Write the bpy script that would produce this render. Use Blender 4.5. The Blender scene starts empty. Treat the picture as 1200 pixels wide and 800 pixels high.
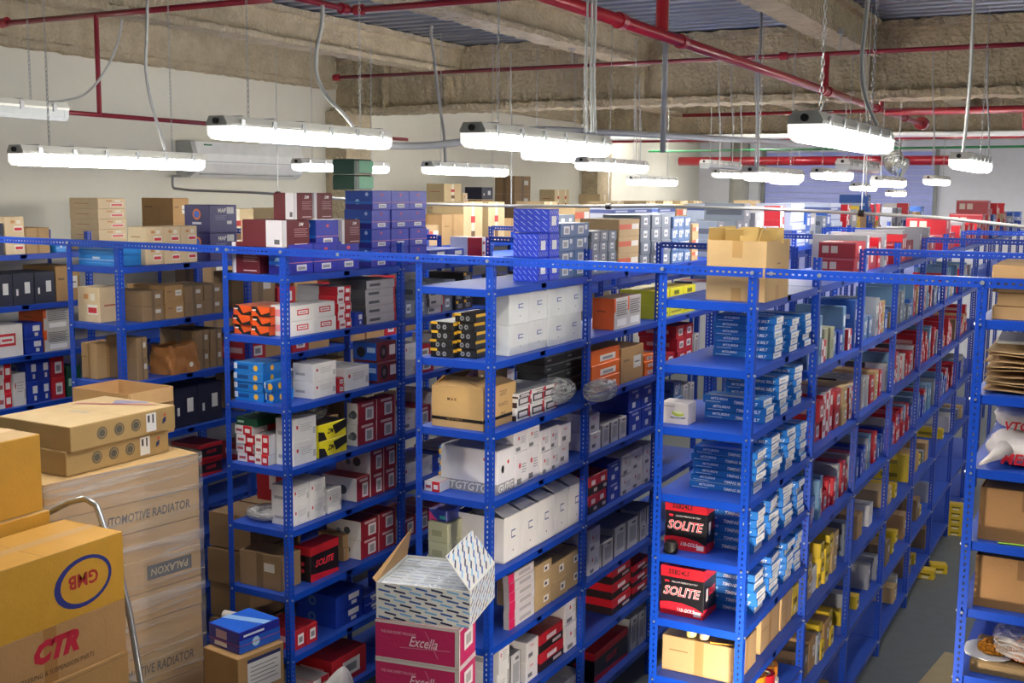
import bpy, math, random
from math import sin, cos, pi, radians
from mathutils import Vector, Matrix
random.seed(7)
COL = bpy.context.scene.collection
# ------------------------------------------------------------------ camera
F = 1332.46; PITCH = .1307; YAW = .5011; ROLL = .0103
CAM = Vector((1.595, -5.359, 3.6762))
FW = Vector((-sin(YAW)*cos(PITCH), cos(YAW)*cos(PITCH), -sin(PITCH)))
RT = Vector((cos(YAW), sin(YAW), 0)); UP = RT.cross(FW)
RT2 = cos(ROLL)*RT + sin(ROLL)*UP; UP2 = -sin(ROLL)*RT + cos(ROLL)*UP
def pj(P):
    v = Vector(P) - CAM; z = v.dot(FW)
    return 600 + F*v.dot(RT2)/z, 400 - F*v.dot(UP2)/z
def ray(x, y): return FW + RT2*((x-600)/F) - UP2*((y-400)/F)
def at(x, y, ax, val):
    d = ray(x, y); i = 'XYZ'.index(ax); return CAM + d*((val-CAM[i])/d[i])
def solve(ax, target, P, lo, hi, comp=0):
    """the coordinate along axis ax of a point on the line through P that is seen at `target`"""
    i = 'XYZ'.index(ax)
    def f(t):
        Q = list(P); Q[i] = t; return pj(Q)[comp] - target
    a, b = f(lo), f(hi)
    for _ in range(40):
        m = (lo+hi)/2; c = f(m)
        if (c > 0) == (a > 0): lo = m
        else: hi = m
    return (lo+hi)/2
# ------------------------------------------------------------------ materials
def lin(h):
    if not isinstance(h, str): return tuple(h)
    h = h.lstrip('#'); r = []
    for i in (0, 2, 4):
        c = int(h[i:i+2], 16)/255
        r.append(c/12.92 if c <= .04045 else ((c+.055)/1.055)**2.4)
    return tuple(r)
MC = {}
def newmat(n):
    m = bpy.data.materials.new(n); m.use_nodes = True
    nt = m.node_tree; b = nt.nodes['Principled BSDF']; return m, nt, b
def paint(h, rough=.55, metal=0, spec=.5, var=.05, bump=0, bs=60, coat=0):
    """plain painted / printed / card surface with faint mottling"""
    key = (h, rough, metal, spec, var, bump, bs, coat)
    if key in MC: return MC[key]
    m, nt, b = newmat('surface_%s' % (h if isinstance(h, str) else 'c'))
    c = lin(h)
    nz = nt.nodes.new('ShaderNodeTexNoise'); nz.inputs['Scale'].default_value = 9; nz.inputs['Detail'].default_value = 4
    tc = nt.nodes.new('ShaderNodeTexCoord'); nt.links.new(tc.outputs['Object'], nz.inputs['Vector'])
    mr = nt.nodes.new('ShaderNodeMapRange'); mr.inputs['To Min'].default_value = 1-2.2*var; mr.inputs['To Max'].default_value = 1+2.2*var
    nt.links.new(nz.outputs['Fac'], mr.inputs['Value'])
    mx = nt.nodes.new('ShaderNodeVectorMath'); mx.operation = 'SCALE'; mx.inputs[0].default_value = c
    nt.links.new(mr.outputs['Result'], mx.inputs['Scale']); nt.links.new(mx.outputs['Vector'], b.inputs['Base Color'])
    b.inputs['Roughness'].default_value = rough; b.inputs['Metallic'].default_value = metal
    b.inputs['Specular IOR Level'].default_value = spec
    if coat: b.inputs['Coat Weight'].default_value = coat
    if bump:
        n2 = nt.nodes.new('ShaderNodeTexNoise'); n2.inputs['Scale'].default_value = bs; n2.inputs['Detail'].default_value = 6
        nt.links.new(tc.outputs['Object'], n2.inputs['Vector'])
        bp = nt.nodes.new('ShaderNodeBump'); bp.inputs['Strength'].default_value = bump; bp.inputs['Distance'].default_value = .02
        nt.links.new(n2.outputs['Fac'], bp.inputs['Height']); nt.links.new(bp.outputs['Normal'], b.inputs['Normal'])
    MC[key] = m; return m
def emit(h, s):
    m, nt, b = newmat('lit_diffuser'); b.inputs['Base Color'].default_value = (.9, .9, .9, 1)
    b.inputs['Emission Color'].default_value = (*lin(h), 1); b.inputs['Emission Strength'].default_value = s; return m
def slotted(h):
    """blue angle iron; real see-through slots, laid out by UV in metres (u across the flange, v along it)"""
    m, nt, b = newmat('slotted_steel'); b.inputs['Base Color'].default_value = (*lin(h), 1); b.inputs['Roughness'].default_value = .38
    uv = nt.nodes.new('ShaderNodeUVMap'); sp = nt.nodes.new('ShaderNodeSeparateXYZ'); nt.links.new(uv.outputs[0], sp.inputs[0])
    def math(op, a, v=None, l=None):
        n = nt.nodes.new('ShaderNodeMath'); n.operation = op; nt.links.new(a, n.inputs[0])
        if l is not None: nt.links.new(l, n.inputs[1])
        elif v is not None: n.inputs[1].default_value = v
        return n.outputs[0]
    fr = math('FRACT', math('MULTIPLY', sp.outputs['Y'], 1/.03))
    h1 = math('LESS_THAN', math('ABSOLUTE', math('SUBTRACT', fr, .5)), .24)
    h2 = math('LESS_THAN', math('ABSOLUTE', math('SUBTRACT', sp.outputs['X'], .021)), .0042)
    hole = math('MULTIPLY', h1, l=h2)
    tr = nt.nodes.new('ShaderNodeBsdfTransparent'); ms = nt.nodes.new('ShaderNodeMixShader')
    nt.links.new(hole, ms.inputs[0]); nt.links.new(b.outputs[0], ms.inputs[1]); nt.links.new(tr.outputs[0], ms.inputs[2])
    nt.links.new(ms.outputs[0], nt.nodes['Material Output'].inputs['Surface']); return m
def fireproof(a, c):
    """sprayed vermiculite: coarse lumpy grain"""
    m, nt, b = newmat('sprayed_fireproofing'); tc = nt.nodes.new('ShaderNodeTexCoord')
    n1 = nt.nodes.new('ShaderNodeTexNoise'); n1.inputs['Scale'].default_value = 5; n1.inputs['Detail'].default_value = 9; n1.inputs['Roughness'].default_value = .7
    n2 = nt.nodes.new('ShaderNodeTexNoise'); n2.inputs['Scale'].default_value = 38; n2.inputs['Detail'].default_value = 5
    vo = nt.nodes.new('ShaderNodeTexVoronoi'); vo.inputs['Scale'].default_value = 26
    for n in (n1, n2, vo): nt.links.new(tc.outputs['Object'], n.inputs['Vector'])
    cr = nt.nodes.new('ShaderNodeValToRGB'); cr.color_ramp.elements[0].position = .3; cr.color_ramp.elements[1].position = .7
    cr.color_ramp.elements[0].color = (*lin(a), 1); cr.color_ramp.elements[1].color = (*lin(c), 1)
    nt.links.new(n1.outputs['Fac'], cr.inputs[0])
    nt.links.new(cr.outputs[0], b.inputs['Base Color']); b.inputs['Roughness'].default_value = .95; b.inputs['Specular IOR Level'].default_value = .1
    ad = nt.nodes.new('ShaderNodeMath'); ad.operation = 'ADD'; nt.links.new(n2.outputs['Fac'], ad.inputs[0]); nt.links.new(vo.outputs['Distance'], ad.inputs[1])
    bp = nt.nodes.new('ShaderNodeBump'); bp.inputs['Strength'].default_value = .6; bp.inputs['Distance'].default_value = .03
    nt.links.new(ad.outputs[0], bp.inputs['Height']); nt.links.new(bp.outputs['Normal'], b.inputs['Normal']); return m
def film(alpha=.25, h='#e8eaea', sc=7, stretch=(1, 1, 5), lo_=.35, hi_=.75):
    """clear plastic film: mostly see-through, glossy, creased"""
    key = ('film', alpha, h, sc, stretch)
    if key in MC: return MC[key]
    m, nt, b = newmat('clear_film'); tc = nt.nodes.new('ShaderNodeTexCoord'); mp = nt.nodes.new('ShaderNodeMapping'); mp.inputs['Scale'].default_value = stretch
    mp.inputs['Rotation'].default_value = (.3, .5, .1)
    nz = nt.nodes.new('ShaderNodeTexNoise'); nz.inputs['Scale'].default_value = sc; nz.inputs['Detail'].default_value = 5; nz.inputs['Distortion'].default_value = .6
    nt.links.new(tc.outputs['Object'], mp.inputs[0]); nt.links.new(mp.outputs[0], nz.inputs['Vector'])
    b.inputs['Base Color'].default_value = (*lin(h), 1); b.inputs['Roughness'].default_value = .12; b.inputs['Specular IOR Level'].default_value = .8
    bp = nt.nodes.new('ShaderNodeBump'); bp.inputs['Strength'].default_value = .9; bp.inputs['Distance'].default_value = .03
    nt.links.new(nz.outputs['Fac'], bp.inputs['Height']); nt.links.new(bp.outputs['Normal'], b.inputs['Normal'])
    cr = nt.nodes.new('ShaderNodeMapRange'); cr.inputs['From Min'].default_value = lo_; cr.inputs['From Max'].default_value = hi_
    cr.inputs['To Min'].default_value = alpha*.45; cr.inputs['To Max'].default_value = min(1, alpha*2.2)
    nt.links.new(nz.outputs['Fac'], cr.inputs['Value']); nt.links.new(cr.outputs[0], b.inputs['Alpha']); MC[key] = m; return m
BLUE = '#0a42b2'
M_DECK_ = paint('#2a50b4', .5, spec=.3, var=.06); M_BLUE = paint(BLUE, .36, var=.03); M_SLOT = slotted(BLUE); M_BOLT = paint('#c8ccd0', .3, .8)  # paler deck blue carries dust and lamp reflections put into the colour
M_SPRAY = fireproof('#b5a78a', '#d2c5a8')
M_RED = paint('#a01628', .32, coat=.3); M_GREY = paint('#9a9d9c', .5); M_STEEL = paint('#b4b8ba', .35, .7); M_WHITEPL = paint('#f0f2ee', .35)
M_KRAFT = '#b8976a'; M_BLACK = paint('#141414', .5)
# ------------------------------------------------------------------ mesh builder
class MB:
    def __init__(s): s.v = []; s.f = []; s.m = []; s.uv = {}; s.mats = []
    def mi(s, m):
        if m not in s.mats: s.mats.append(m)
        return s.mats.index(m)
    def poly(s, pts, m, uvs=None):
        b = len(s.v); s.v += [tuple(p) for p in pts]; s.f.append(tuple(range(b, b+len(pts)))); s.m.append(s.mi(m))
        if uvs: s.uv[len(s.f)-1] = uvs
    def box(s, a, b, m, mt=None, bev=0, T=None):
        x0, y0, z0 = a; x1, y1, z1 = b; e = bev
        if not e:
            P = [(x0, y0, z0), (x1, y0, z0), (x1, y1, z0), (x0, y1, z0), (x0, y0, z1), (x1, y0, z1), (x1, y1, z1), (x0, y1, z1)]
            fs = [(3, 2, 1, 0), (4, 5, 6, 7), (0, 1, 5, 4), (1, 2, 6, 5), (2, 3, 7, 6), (3, 0, 4, 7)]
        else:   # chamfer the four upright edges and the top edges
            r = lambda z, q: [(x0+q, y0, z), (x1-q, y0, z), (x1, y0+q, z), (x1, y1-q, z), (x1-q, y1, z), (x0+q, y1, z), (x0, y1-q, z), (x0, y0+q, z)]
            P = r(z0, e) + r(z1-e, e) + [(x0+e, y0+e, z1), (x1-e, y0+e, z1), (x1-e, y1-e, z1), (x0+e, y1-e, z1)]
            fs = [tuple(range(7, -1, -1)), (16, 17, 18, 19)] + [(i, (i+1) % 8, (i+1) % 8+8, i+8) for i in range(8)]
            fs += [(8, 9, 17, 16), (10, 11, 18, 17), (12, 13, 19, 18), (14, 15, 16, 19), (9, 10, 17), (11, 12, 18), (13, 14, 19), (15, 8, 16)]
        base = len(s.v)
        if T: P = [tuple(T @ Vector(p)) for p in P]
        s.v += P
        for i, f in enumerate(fs):
            s.f.append(tuple(base+k for k in f)); s.m.append(s.mi(mt if (mt and i == 1) else m))
    def tube(s, pts, r, m, n=8, cap=True):
        pts = [Vector(p) for p in pts]; base = len(s.v); mi = s.mi(m); up = None
        for i, p in enumerate(pts):
            t = (pts[min(i+1, len(pts)-1)] - pts[max(i-1, 0)]).normalized()
            if up is None: up = Vector((0, 0, 1)) if abs(t.z) < .9 else Vector((1, 0, 0))
            a = t.cross(up).normalized(); c = a.cross(t).normalized(); up = c
            rr = r[i] if isinstance(r, (list, tuple)) else r
            for k in range(n): s.v.append(tuple(p + a*rr*cos(2*pi*k/n) + c*rr*sin(2*pi*k/n)))
        for i in range(len(pts)-1):
            for k in range(n):
                s.f.append((base+i*n+k, base+i*n+(k+1) % n, base+(i+1)*n+(k+1) % n, base+(i+1)*n+k)); s.m.append(mi)
        if cap:
            s.f.append(tuple(base+k for k in range(n-1, -1, -1))); s.m.append(mi)
            s.f.append(tuple(base+(len(pts)-1)*n+k for k in range(n))); s.m.append(mi)
    def lathe(s, prof, c, m, n=16):
        base = len(s.v); mi = s.mi(m)
        for r, z in prof:
            for k in range(n): s.v.append((c[0]+r*cos(2*pi*k/n), c[1]+r*sin(2*pi*k/n), c[2]+z))
        for i in range(len(prof)-1):
            for k in range(n): s.f.append((base+i*n+k, base+i*n+(k+1) % n, base+(i+1)*n+(k+1) % n, base+(i+1)*n+k)); s.m.append(mi)
        s.f.append(tuple(base+(len(prof)-1)*n+k for k in range(n))); s.m.append(mi)
    def mesh(s, name, smooth=False):
        me = bpy.data.meshes.new(name); me.from_pydata(s.v, [], s.f)
        for m in s.mats: me.materials.append(m)
        me.polygons.foreach_set('material_index', s.m)
        if smooth: me.polygons.foreach_set('use_smooth', [True]*len(s.f))
        if s.uv:
            l = me.uv_layers.new(name='UVMap')
            for fi, uvs in s.uv.items():
                p = me.polygons[fi]
                for k, li in enumerate(p.loop_indices): l.data[li].uv = uvs[k]
        me.update(); return me
def put(me, name, loc=(0, 0, 0), rz=0, parent=None):
    o = bpy.data.objects.new(name, me); COL.objects.link(o); o.location = loc; o.rotation_euler = (0, 0, rz)
    if parent is not None: o.parent = parent
    return o
USED = {}
def tag(o, label, cat, group=None, kind=None):
    o['label'] = label; o['category'] = cat
    if group: o['group'] = group
    if kind: o['kind'] = kind
    USED.setdefault(label, []).append(o.name)
    return o
def thing(name, label, cat, loc=(0, 0, 0), rz=0, group=None): return tag(put(None, name, loc, rz), label, cat, group)
def structure(o): o['kind'] = 'structure'; return o
# lettering as flat meshes
TXT = {}
def text_geo(st, shear=0, bold=0):
    k = (st, shear, bold)
    if k not in TXT:
        cu = bpy.data.curves.new('lettering', 'FONT'); cu.body = st; cu.shear = shear; cu.offset = bold; cu.resolution_u = 2
        o = bpy.data.objects.new('lettering', cu); COL.objects.link(o); bpy.context.view_layer.update()
        me = o.evaluated_get(bpy.context.evaluated_depsgraph_get()).to_mesh()
        vs = [(v.co.x, v.co.y) for v in me.vertices]; fs = [tuple(p.vertices) for p in me.polygons]
        o.evaluated_get(bpy.context.evaluated_depsgraph_get()).to_mesh_clear()
        bpy.data.objects.remove(o); bpy.data.curves.remove(cu)
        x0 = min(v[0] for v in vs); x1 = max(v[0] for v in vs); y0 = min(v[1] for v in vs); y1 = max(v[1] for v in vs)
        TXT[k] = ([(v[0]-x0, v[1]-y0) for v in vs], fs, x1-x0, y1-y0)
    return TXT[k]
def frame(face, w, d, h):
    V = Vector
    return {'F': (V((-w/2, -d/2, 0)), V((1, 0, 0)), V((0, 0, 1)), V((0, -1, 0)), w, h), 'R': (V((w/2, -d/2, 0)), V((0, 1, 0)), V((0, 0, 1)), V((1, 0, 0)), d, h),
            'L': (V((-w/2, d/2, 0)), V((0, -1, 0)), V((0, 0, 1)), V((-1, 0, 0)), d, h), 'B': (V((w/2, d/2, 0)), V((-1, 0, 0)), V((0, 0, 1)), V((0, 1, 0)), w, h),
            'T': (V((-w/2, -d/2, h)), V((1, 0, 0)), V((0, 1, 0)), V((0, 0, 1)), w, d)}[face]
def decal(mb, fr, it, lift):
    O, U, V_, N, fw, fh = fr; kind = it[0]
    P = lambda u, v: O + U*u + V_*v + N*lift
    if kind == 'q':      # rectangle, fractions of the face
        _, u0, v0, u1, v1, c = it[:6]; mb.poly([P(u0*fw, v0*fh), P(u1*fw, v0*fh), P(u1*fw, v1*fh), P(u0*fw, v1*fh)], paint(c, .5, var=.02))
    elif kind == 'p':    # polygon
        mb.poly([P(u*fw, v*fh) for u, v in it[1]], paint(it[2], .5, var=.02))
    elif kind == 'o':    # ellipse ring: centre, outer radii, inner scale, colour, tilt
        _, cu, cv, ru, rv, inn, c, tilt = it; n = 28; m = paint(c, .5, var=.02)
        def E(r, a, sh=0):
            x, y = ru*r*cos(a)+sh, rv*r*sin(a); return P(cu*fw + (x*cos(tilt)-y*sin(tilt))*fh, cv*fh + (x*sin(tilt)+y*cos(tilt))*fh)
        if inn <= 0: mb.poly([E(1, 2*pi*k/n) for k in range(n)], m)
        else:
            for k in range(n): a, b = 2*pi*k/n, 2*pi*(k+1)/n; mb.poly([E(1, a), E(1, b), E(inn, b, ru*.05), E(inn, a, ru*.05)], m)
    elif kind == 't':    # text: string, centre u,v, height (fraction of face height), max width fraction, colour, turn, shear, bold
        _, st, cu, cv, hh, mw, c, rot, sh, bold = (list(it) + [0]*10)[:10]
        vs, fs, tw, th = text_geo(st, sh, bold); s = hh*fh/th; sx = min(s, mw*fw/tw) if mw else s; m = paint(c, .5, var=.02)
        q = []
        for x, y in vs:
            a, b = (x-tw/2)*sx, (y-th/2)*s; q.append(P(cu*fw + a*cos(rot)-b*sin(rot), cv*fh + a*sin(rot)+b*cos(rot)))
        base = len(mb.v); mb.v += [tuple(p) for p in q]; mi = mb.mi(m)
        for f in fs: mb.f.append(tuple(base+k for k in f)); mb.m.append(mi)
# ------------------------------------------------------------------ kinds of boxes
# each: description, body colour, lid colour, roughness, decals [(faces, part or '', shape...)]
def lines(u0, u1, v, n, c, dv=.07, t=.022): return [('q', u0, v-i*dv, u1-(i % 2)*.12*(u1-u0), v-i*dv+t, c) for i in range(n)]
K = {}
NM = dict(tanlab='tan_box', orangeflat='flat_box', whitesq='white_box', redwhite='red_white_box', redlab='red_box', flatgrey='flat_box', bluesmall='sky_blue_box', greywhite='white_box', speaker='loudspeaker_box', yellowblack='yellow_black_box', greenbox='green_box', bluebrake='brake_box', carbox='toy_slot_box', orangesm='orange_box', smallbw='black_white_box', whitered='white_box', whitetall='tall_box', whitedark='grey_box', tolit='red_black_box', blueletter='navy_box', pinkflat='gasket_box', silver='silver_box', slate='slate_box', bluewhite='blue_box', bluelight='slim_box', greybox='slim_box', redbox='slim_red_box', yellow='yellow_box', greenish='filter_box', purplebox='flat_box', navybox='black_box', paperred='white_box')
def kind(n, desc, body, lid=None, rough=.6, dec=(), name=None): K[n] = (desc, body, lid or body, rough, list(dec), name or NM.get(n, 'parts_box'))
W_, G_, D_, R_ = '#e9e7e2', '#8f9299', '#3c4048', '#c3202e'
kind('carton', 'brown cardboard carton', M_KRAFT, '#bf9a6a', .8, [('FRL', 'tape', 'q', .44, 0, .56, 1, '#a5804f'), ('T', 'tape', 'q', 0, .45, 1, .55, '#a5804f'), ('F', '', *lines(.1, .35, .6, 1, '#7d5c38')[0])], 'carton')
kind('darkcarton', 'dull brown cardboard carton', '#8c7354', '#957b5a', .8, [('FRL', 'tape', 'q', .42, 0, .58, 1, '#6f5a42'), ('F', 'label', 'q', .6, .5, .85, .75, '#c8c6be')], 'carton')
kind('labcarton', 'tan carton with white label', '#b08b5c', '#b9956a', .8, [('FR', 'label', 'q', .55, .35, .88, .7, '#dedbd2'), ('F', '', 'q', .6, .5, .82, .54, '#6a6a6a'), ('FRL', '', 'q', .1, .6, .35, .66, '#80603c')], 'carton')
kind('tanred', 'cream carton with red label', '#dcc59e', '#e2cda8', .75, [('F', 'label', 'q', .45, .22, .9, .5, '#f1ece2'), ('F', '', 'q', .48, .26, .87, .42, '#d0303a'), ('F', '', 'q', .3, .66, .5, .8, '#c98a55'), ('LR', '', 'q', .2, .45, .7, .5, '#b26a50'), ('F', '', 'q', .6, .62, .8, .82, '#e9e2d0')], 'carton')
kind('tantall', 'tall pale tan carton', '#d6c095', '#dcc8a0', .75, [('F', 'tape', 'q', .42, .0, .56, 1, '#eee4cc'), ('F', '', 'q', .4, .1, .6, .3, '#7b5a40'), ('F', 'label', 'q', .38, .5, .6, .66, '#c23a3a'), ('LR', '', 'q', .2, .5, .75, .54, '#b5684c')], 'carton')
kind('tanlab', 'small tan parts box', '#bea274', '#c8ac7c', .75, [('F', 'label', 'q', .5, .3, .82, .72, '#efece4'), ('F', '', 'q', .56, .4, .7, .6, '#444'+'444')])
kind('tanorange', 'tan carton with orange band', '#c6aa80', '#cdb189', .75, [('F', '', 'q', .0, .4, .6, .7, '#d9684a'), ('F', 'label', 'q', .62, .4, .95, .72, '#e9e6df')], 'carton')
kind('map', 'deep purple filter carton', '#211b66', '#2a2474', .4, [('F', '', 't', 'MAP', .45, .8, .16, .5, W_, 0, 0, .02), ('F', 'label', 'q', .62, .68, .88, .92, '#c9c9c9')] + [('F', '', *q) for q in lines(.2, .6, .6, 4, '#8a88b8', .05, .015)] + [('F', 'label', 'q', .62, .3, .8, .42, '#dddddd'), ('L', '', 'o', .5, .66, .2, .2, 0, '#e0763a', 0), ('L', '', 'o', .5, .66, .13, .13, 0, '#2f62c8', 0), ('L', '', 'q', .32, .3, .68, .38, '#d8d8e8')], 'carton')
kind('dm', 'maroon carton with white stripe', '#5e111d', '#6e1a26', .5, [('F', '', 'q', 0, 0, .14, 1, '#cfcbcf'), ('F', '', 't', 'DM', .68, .84, .12, .3, W_, 0, .3, .03)] + [('F', '', *q) for q in lines(.42, .92, .66, 5, '#b88a8e', .07, .018)] + [('LR', '', 'q', .6, 0, 1, 1, '#cfcbcf'), ('LR', '', 'q', .8, .1, .93, .28, '#555'+'555'), ('F', '', 'q', .42, .08, .9, .11, '#d9b9ba')], 'carton')
kind('shockblue', 'royal blue carton with white label', '#2029ae', '#3038b8', .4, [('F', 'label', 'q', .32, .1, .72, .3, '#e6e6ea'), ('F', '', 'q', .37, .14, .67, .24, '#9a9cac'), ('F', '', 'q', 0, .36, 1, .385, '#c87a90'), ('F', '', 'o', .5, .78, .1, .06, 0, '#d0506a', 0), ('L', '', 'q', 0, .42, 1, 1, '#1747a8'), ('L', '', 'o', .45, .4, .13, .15, 0, '#9fd0f0', 0), ('L', '', 'q', 0, .3, 1, .42, '#1c6ac8'), ('L', '', 'o', .8, .8, .1, .1, 0, '#b6c2e4', 0), ('L', '', 'q', 0, 0, 1, .28, '#201f88')], 'carton')
kind('skywrap', 'light blue plastic-wrapped carton', '#2b8ee0', '#8cc8f0', .3, [('F', '', 'q', .02, .5, .98, .56, '#d0e6f6'), ('F', '', 'q', .4, .62, .6, .8, '#cfe6f4'), ('F', '', 'q', .1, .2, .9, .3, '#57a8ec')], 'carton')
kind('orangeflat', 'flat orange and black parts box', '#26211f', '#d9622a', .4, [('F', '', 'p', [(0, 0), (.45, 0), (.15, .6), (0, .75)], '#ea5a1c'), ('F', '', 'p', [(.55, .15), (1, .5), (1, 1), (.3, 1)], '#ea5a1c'), ('LR', '', 'q', 0, .1, 1, 1, '#ea5a1c'), ('F', '', 'q', .05, .55, .25, .7, '#f0e0d8')])
kind('whitesq', 'white carton with red square emblem', '#e6e3de', '#dedbd6', .5, [('F', '', 'q', .28, .34, .78, .72, '#cc3038'), ('F', '', 'q', .33, .42, .73, .64, W_), ('F', '', 'q', .38, .49, .68, .56, '#d0474d'), ('LR', '', 'q', .2, .3, .8, .75, '#e79aa0')])
kind('redwhite', 'small red and white parts box', '#cc1f2e', '#b0aeae', .45, [('LR', '', 'q', 0, 0, .55, 1, '#e4e2e0'), ('F', '', 'q', .0, .0, .5, 1, '#e4e2e0'), ('F', '', 'q', .08, .3, .42, .6, '#b0545a'), ('F', 'label', 'q', .6, .25, .9, .7, '#f0e9e6')])
kind('redlab', 'red parts box with white label', '#b81f2c', '#a82532', .45, [('F', 'label', 'q', .3, .2, .8, .75, '#e8e6e4'), ('F', '', 'q', .38, .32, .7, .6, '#8b8b8f'), ('LR', '', 'q', .2, .35, .8, .65, '#d9b0b0')])
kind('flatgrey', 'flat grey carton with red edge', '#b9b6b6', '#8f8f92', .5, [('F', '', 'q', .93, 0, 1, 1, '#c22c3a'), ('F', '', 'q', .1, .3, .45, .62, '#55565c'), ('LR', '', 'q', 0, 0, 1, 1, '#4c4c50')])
kind('bluesmall', 'small sky blue parts box', '#1977cc', '#3b90dc', .4, [('F', '', 'o', .75, .5, .3, .3, 0, '#e8b03c', 0), ('F', '', 'q', .08, .3, .5, .7, '#0d4a90'), ('F', 'label', 'q', .0, .3, .12, .9, '#d8e4f0'), ('R', '', 'o', .4, .5, .28, .28, 0, '#e8b03c', 0)])
kind('greywhite', 'white carton with fine grey print', '#e2e1de', '#c6c5c2', .5, [('F', '', 'q', .12, .55, .2, .7, R_)] + [('F', '', *q) for q in lines(.3, .8, .7, 4, '#9b9ca0', .09, .02)] + [('LR', '', 'q', .15, .3, .6, .45, '#a8a8aa'), ('F', 'label', 'q', .84, .2, .95, .5, '#b8b8b8')])
kind('speaker', 'blue and maroon loudspeaker box', '#702226', '#3a4a90', .4, [('F', '', 'o', .35, .5, .3, .36, 0, '#1a1618', 0), ('F', '', 'o', .35, .5, .14, .17, 0, '#6a5f62', 0), ('F', '', 'q', .65, .3, .95, .8, '#d9cfcf'), ('LR', '', 'q', 0, .12, 1, 1, '#1d5cc0'), ('LR', '', 'o', .35, .5, .26, .26, 0, '#181a24', 0), ('LR', '', 'q', .6, .5, .95, .75, '#aac6ea')])
kind('yellowblack', 'yellow and black parts box', '#e4d824', '#23231c', .4, [('F', '', 'p', [(0, 0), (.3, 0), (.2, .5), (0, .6)], '#181818'), ('F', '', 'p', [(.6, .2), (1, .5), (1, 1), (.5, .8)], '#1b1b1b'), ('F', '', 't', 'ZM', .42, .5, .3, .5, '#222'+'222', 0, .3, .03), ('LR', '', 'q', .2, .15, .8, .8, '#1d1d1a')])
kind('dmwide', 'maroon carton with printed label', '#931d2c', '#a5323e', .45, [('F', 'label', 'q', .4, .12, .82, .72, '#e2dfdf'), ('F', '', 'q', .48, .2, .74, .6, '#9c9a9c'), ('F', '', 'q', .2, .8, .8, .92, '#d2b6b6'), ('LR', '', 'q', 0, 0, 1, 1, '#e4e1dd'), ('LR', '', 'o', .6, .45, .2, .2, 0, '#555a5e', 0), ('LR', '', 'o', .35, .4, .13, .13, 0, '#7f8588', 0)], 'carton')
kind('greenbox', 'dark green parts box', '#14503a', '#1a5c40', .45, [('F', '', 'q', .1, .35, .4, .6, '#a8c8b0')])
kind('bluebrake', 'navy blue parts box with white label', '#1436a0', '#1a3ea8', .4, [('F', 'label', 'q', .45, .45, .85, .8, '#dfe0e2'), ('F', 'label', 'q', .55, .12, .75, .34, '#d4d6da'), ('L', '', 'o', .4, .5, .3, .3, .5, '#4a6a9c', 0)], 'parts_box')
kind('carbox', 'black and yellow slot parts box', '#1d1d1f', '#2a2a2b', .4, [('F', '', 'q', 0, .7, .3, 1, '#e0b030'), ('F', '', 'o', .35, .42, .26, .28, .4, '#8d8f94', 0), ('F', '', 'o', .62, .42, .26, .28, .4, '#8d8f94', 0), ('R', '', 'q', .0, .6, .45, .95, '#e6b42c'), ('R', 'label', 'q', .6, .2, .9, .5, '#c6c6c6')])
kind('whitecube', 'large white carton with blue emblem', '#dfe3e2', '#d0d4d4', .5, [('F', '', 'q', .45, .5, .7, .53, '#5d6fae'), ('F', '', 'q', .45, .62, .7, .65, '#5d6fae'), ('F', '', 'q', .45, .5, .5, .65, '#5d6fae'), ('F', '', 'o', .55, .25, .025, .025, 0, '#555'+'555', 0)], 'carton')
kind('orangebig', 'orange carton with grey label side', '#c9c7c2', '#8a6f50', .45, [('L', '', 'q', 0, 0, 1, 1, '#f0641e'), ('L', '', 'q', .2, .55, .6, .6, '#b64a14'), ('F', '', 'q', 0, .55, .1, 1, '#f0641e')] + [('F', '', *q) for q in lines(.15, .9, .85, 7, '#6b6b6e', .07, .03)] + [('F', 'label', 'q', .2, .1, .85, .32, '#eeeeec')], 'carton')
kind('orangesm', 'orange parts box with white label', '#f07018', '#e0691a', .45, [('F', 'label', 'q', .3, .15, .85, .6, '#efe6dc'), ('F', '', 'q', .4, .25, .75, .45, '#999'+'999')])
kind('yellowgreen', 'yellow-green oil filter carton', '#d2d028', '#b9a83c', .45, [('F', '', 'q', .1, .2, .9, .35, '#8a8a20'), ('F', '', 'q', .3, .5, .7, .8, '#5c6420')], 'carton')
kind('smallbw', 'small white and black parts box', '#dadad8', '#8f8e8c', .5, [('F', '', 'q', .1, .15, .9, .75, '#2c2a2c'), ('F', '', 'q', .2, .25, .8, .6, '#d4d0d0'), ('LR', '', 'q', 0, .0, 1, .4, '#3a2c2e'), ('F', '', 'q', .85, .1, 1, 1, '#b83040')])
kind('gut', 'white carton with grey letter band', '#e6e4e4', '#a8a6a6', .5, [('F', '', 'q', 0, 0, 1, .24, '#9b9b9e'), ('L', '', 'q', 0, 0, 1, .24, '#9b9b9e'), ('F', '', 't', 'GUTG', .5, .12, .18, .9, W_, 0, .2, .02), ('L', '', 't', 'TGTGTG', .5, .12, .18, .95, W_, 0, .2, .02), ('F', '', 'o', .62, .68, .045, .045, 0, '#d04040', 0), ('L', '', 'o', .78, .78, .035, .035, 0, '#d04040', 0), ('F', '', 'o', .3, .55, .06, .09, 0, '#1c1c1c', 0)], 'carton')
kind('whitered', 'white parts box with red emblem', '#e2dfdf', '#b8b4b4', .5, [('F', '', 'o', .35, .6, .07, .08, .5, '#cc3440', 0), ('F', '', 'o', .35, .6, .03, .04, 0, '#cc3440', 0)] + [('F', '', *q) for q in lines(.5, .85, .6, 4, '#85868a', .08, .025)] + [('F', '', 'q', .12, .06, .45, .22, '#77787c'), ('LR', '', 'q', .3, .1, .7, .3, '#8c8c90')])
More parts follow.
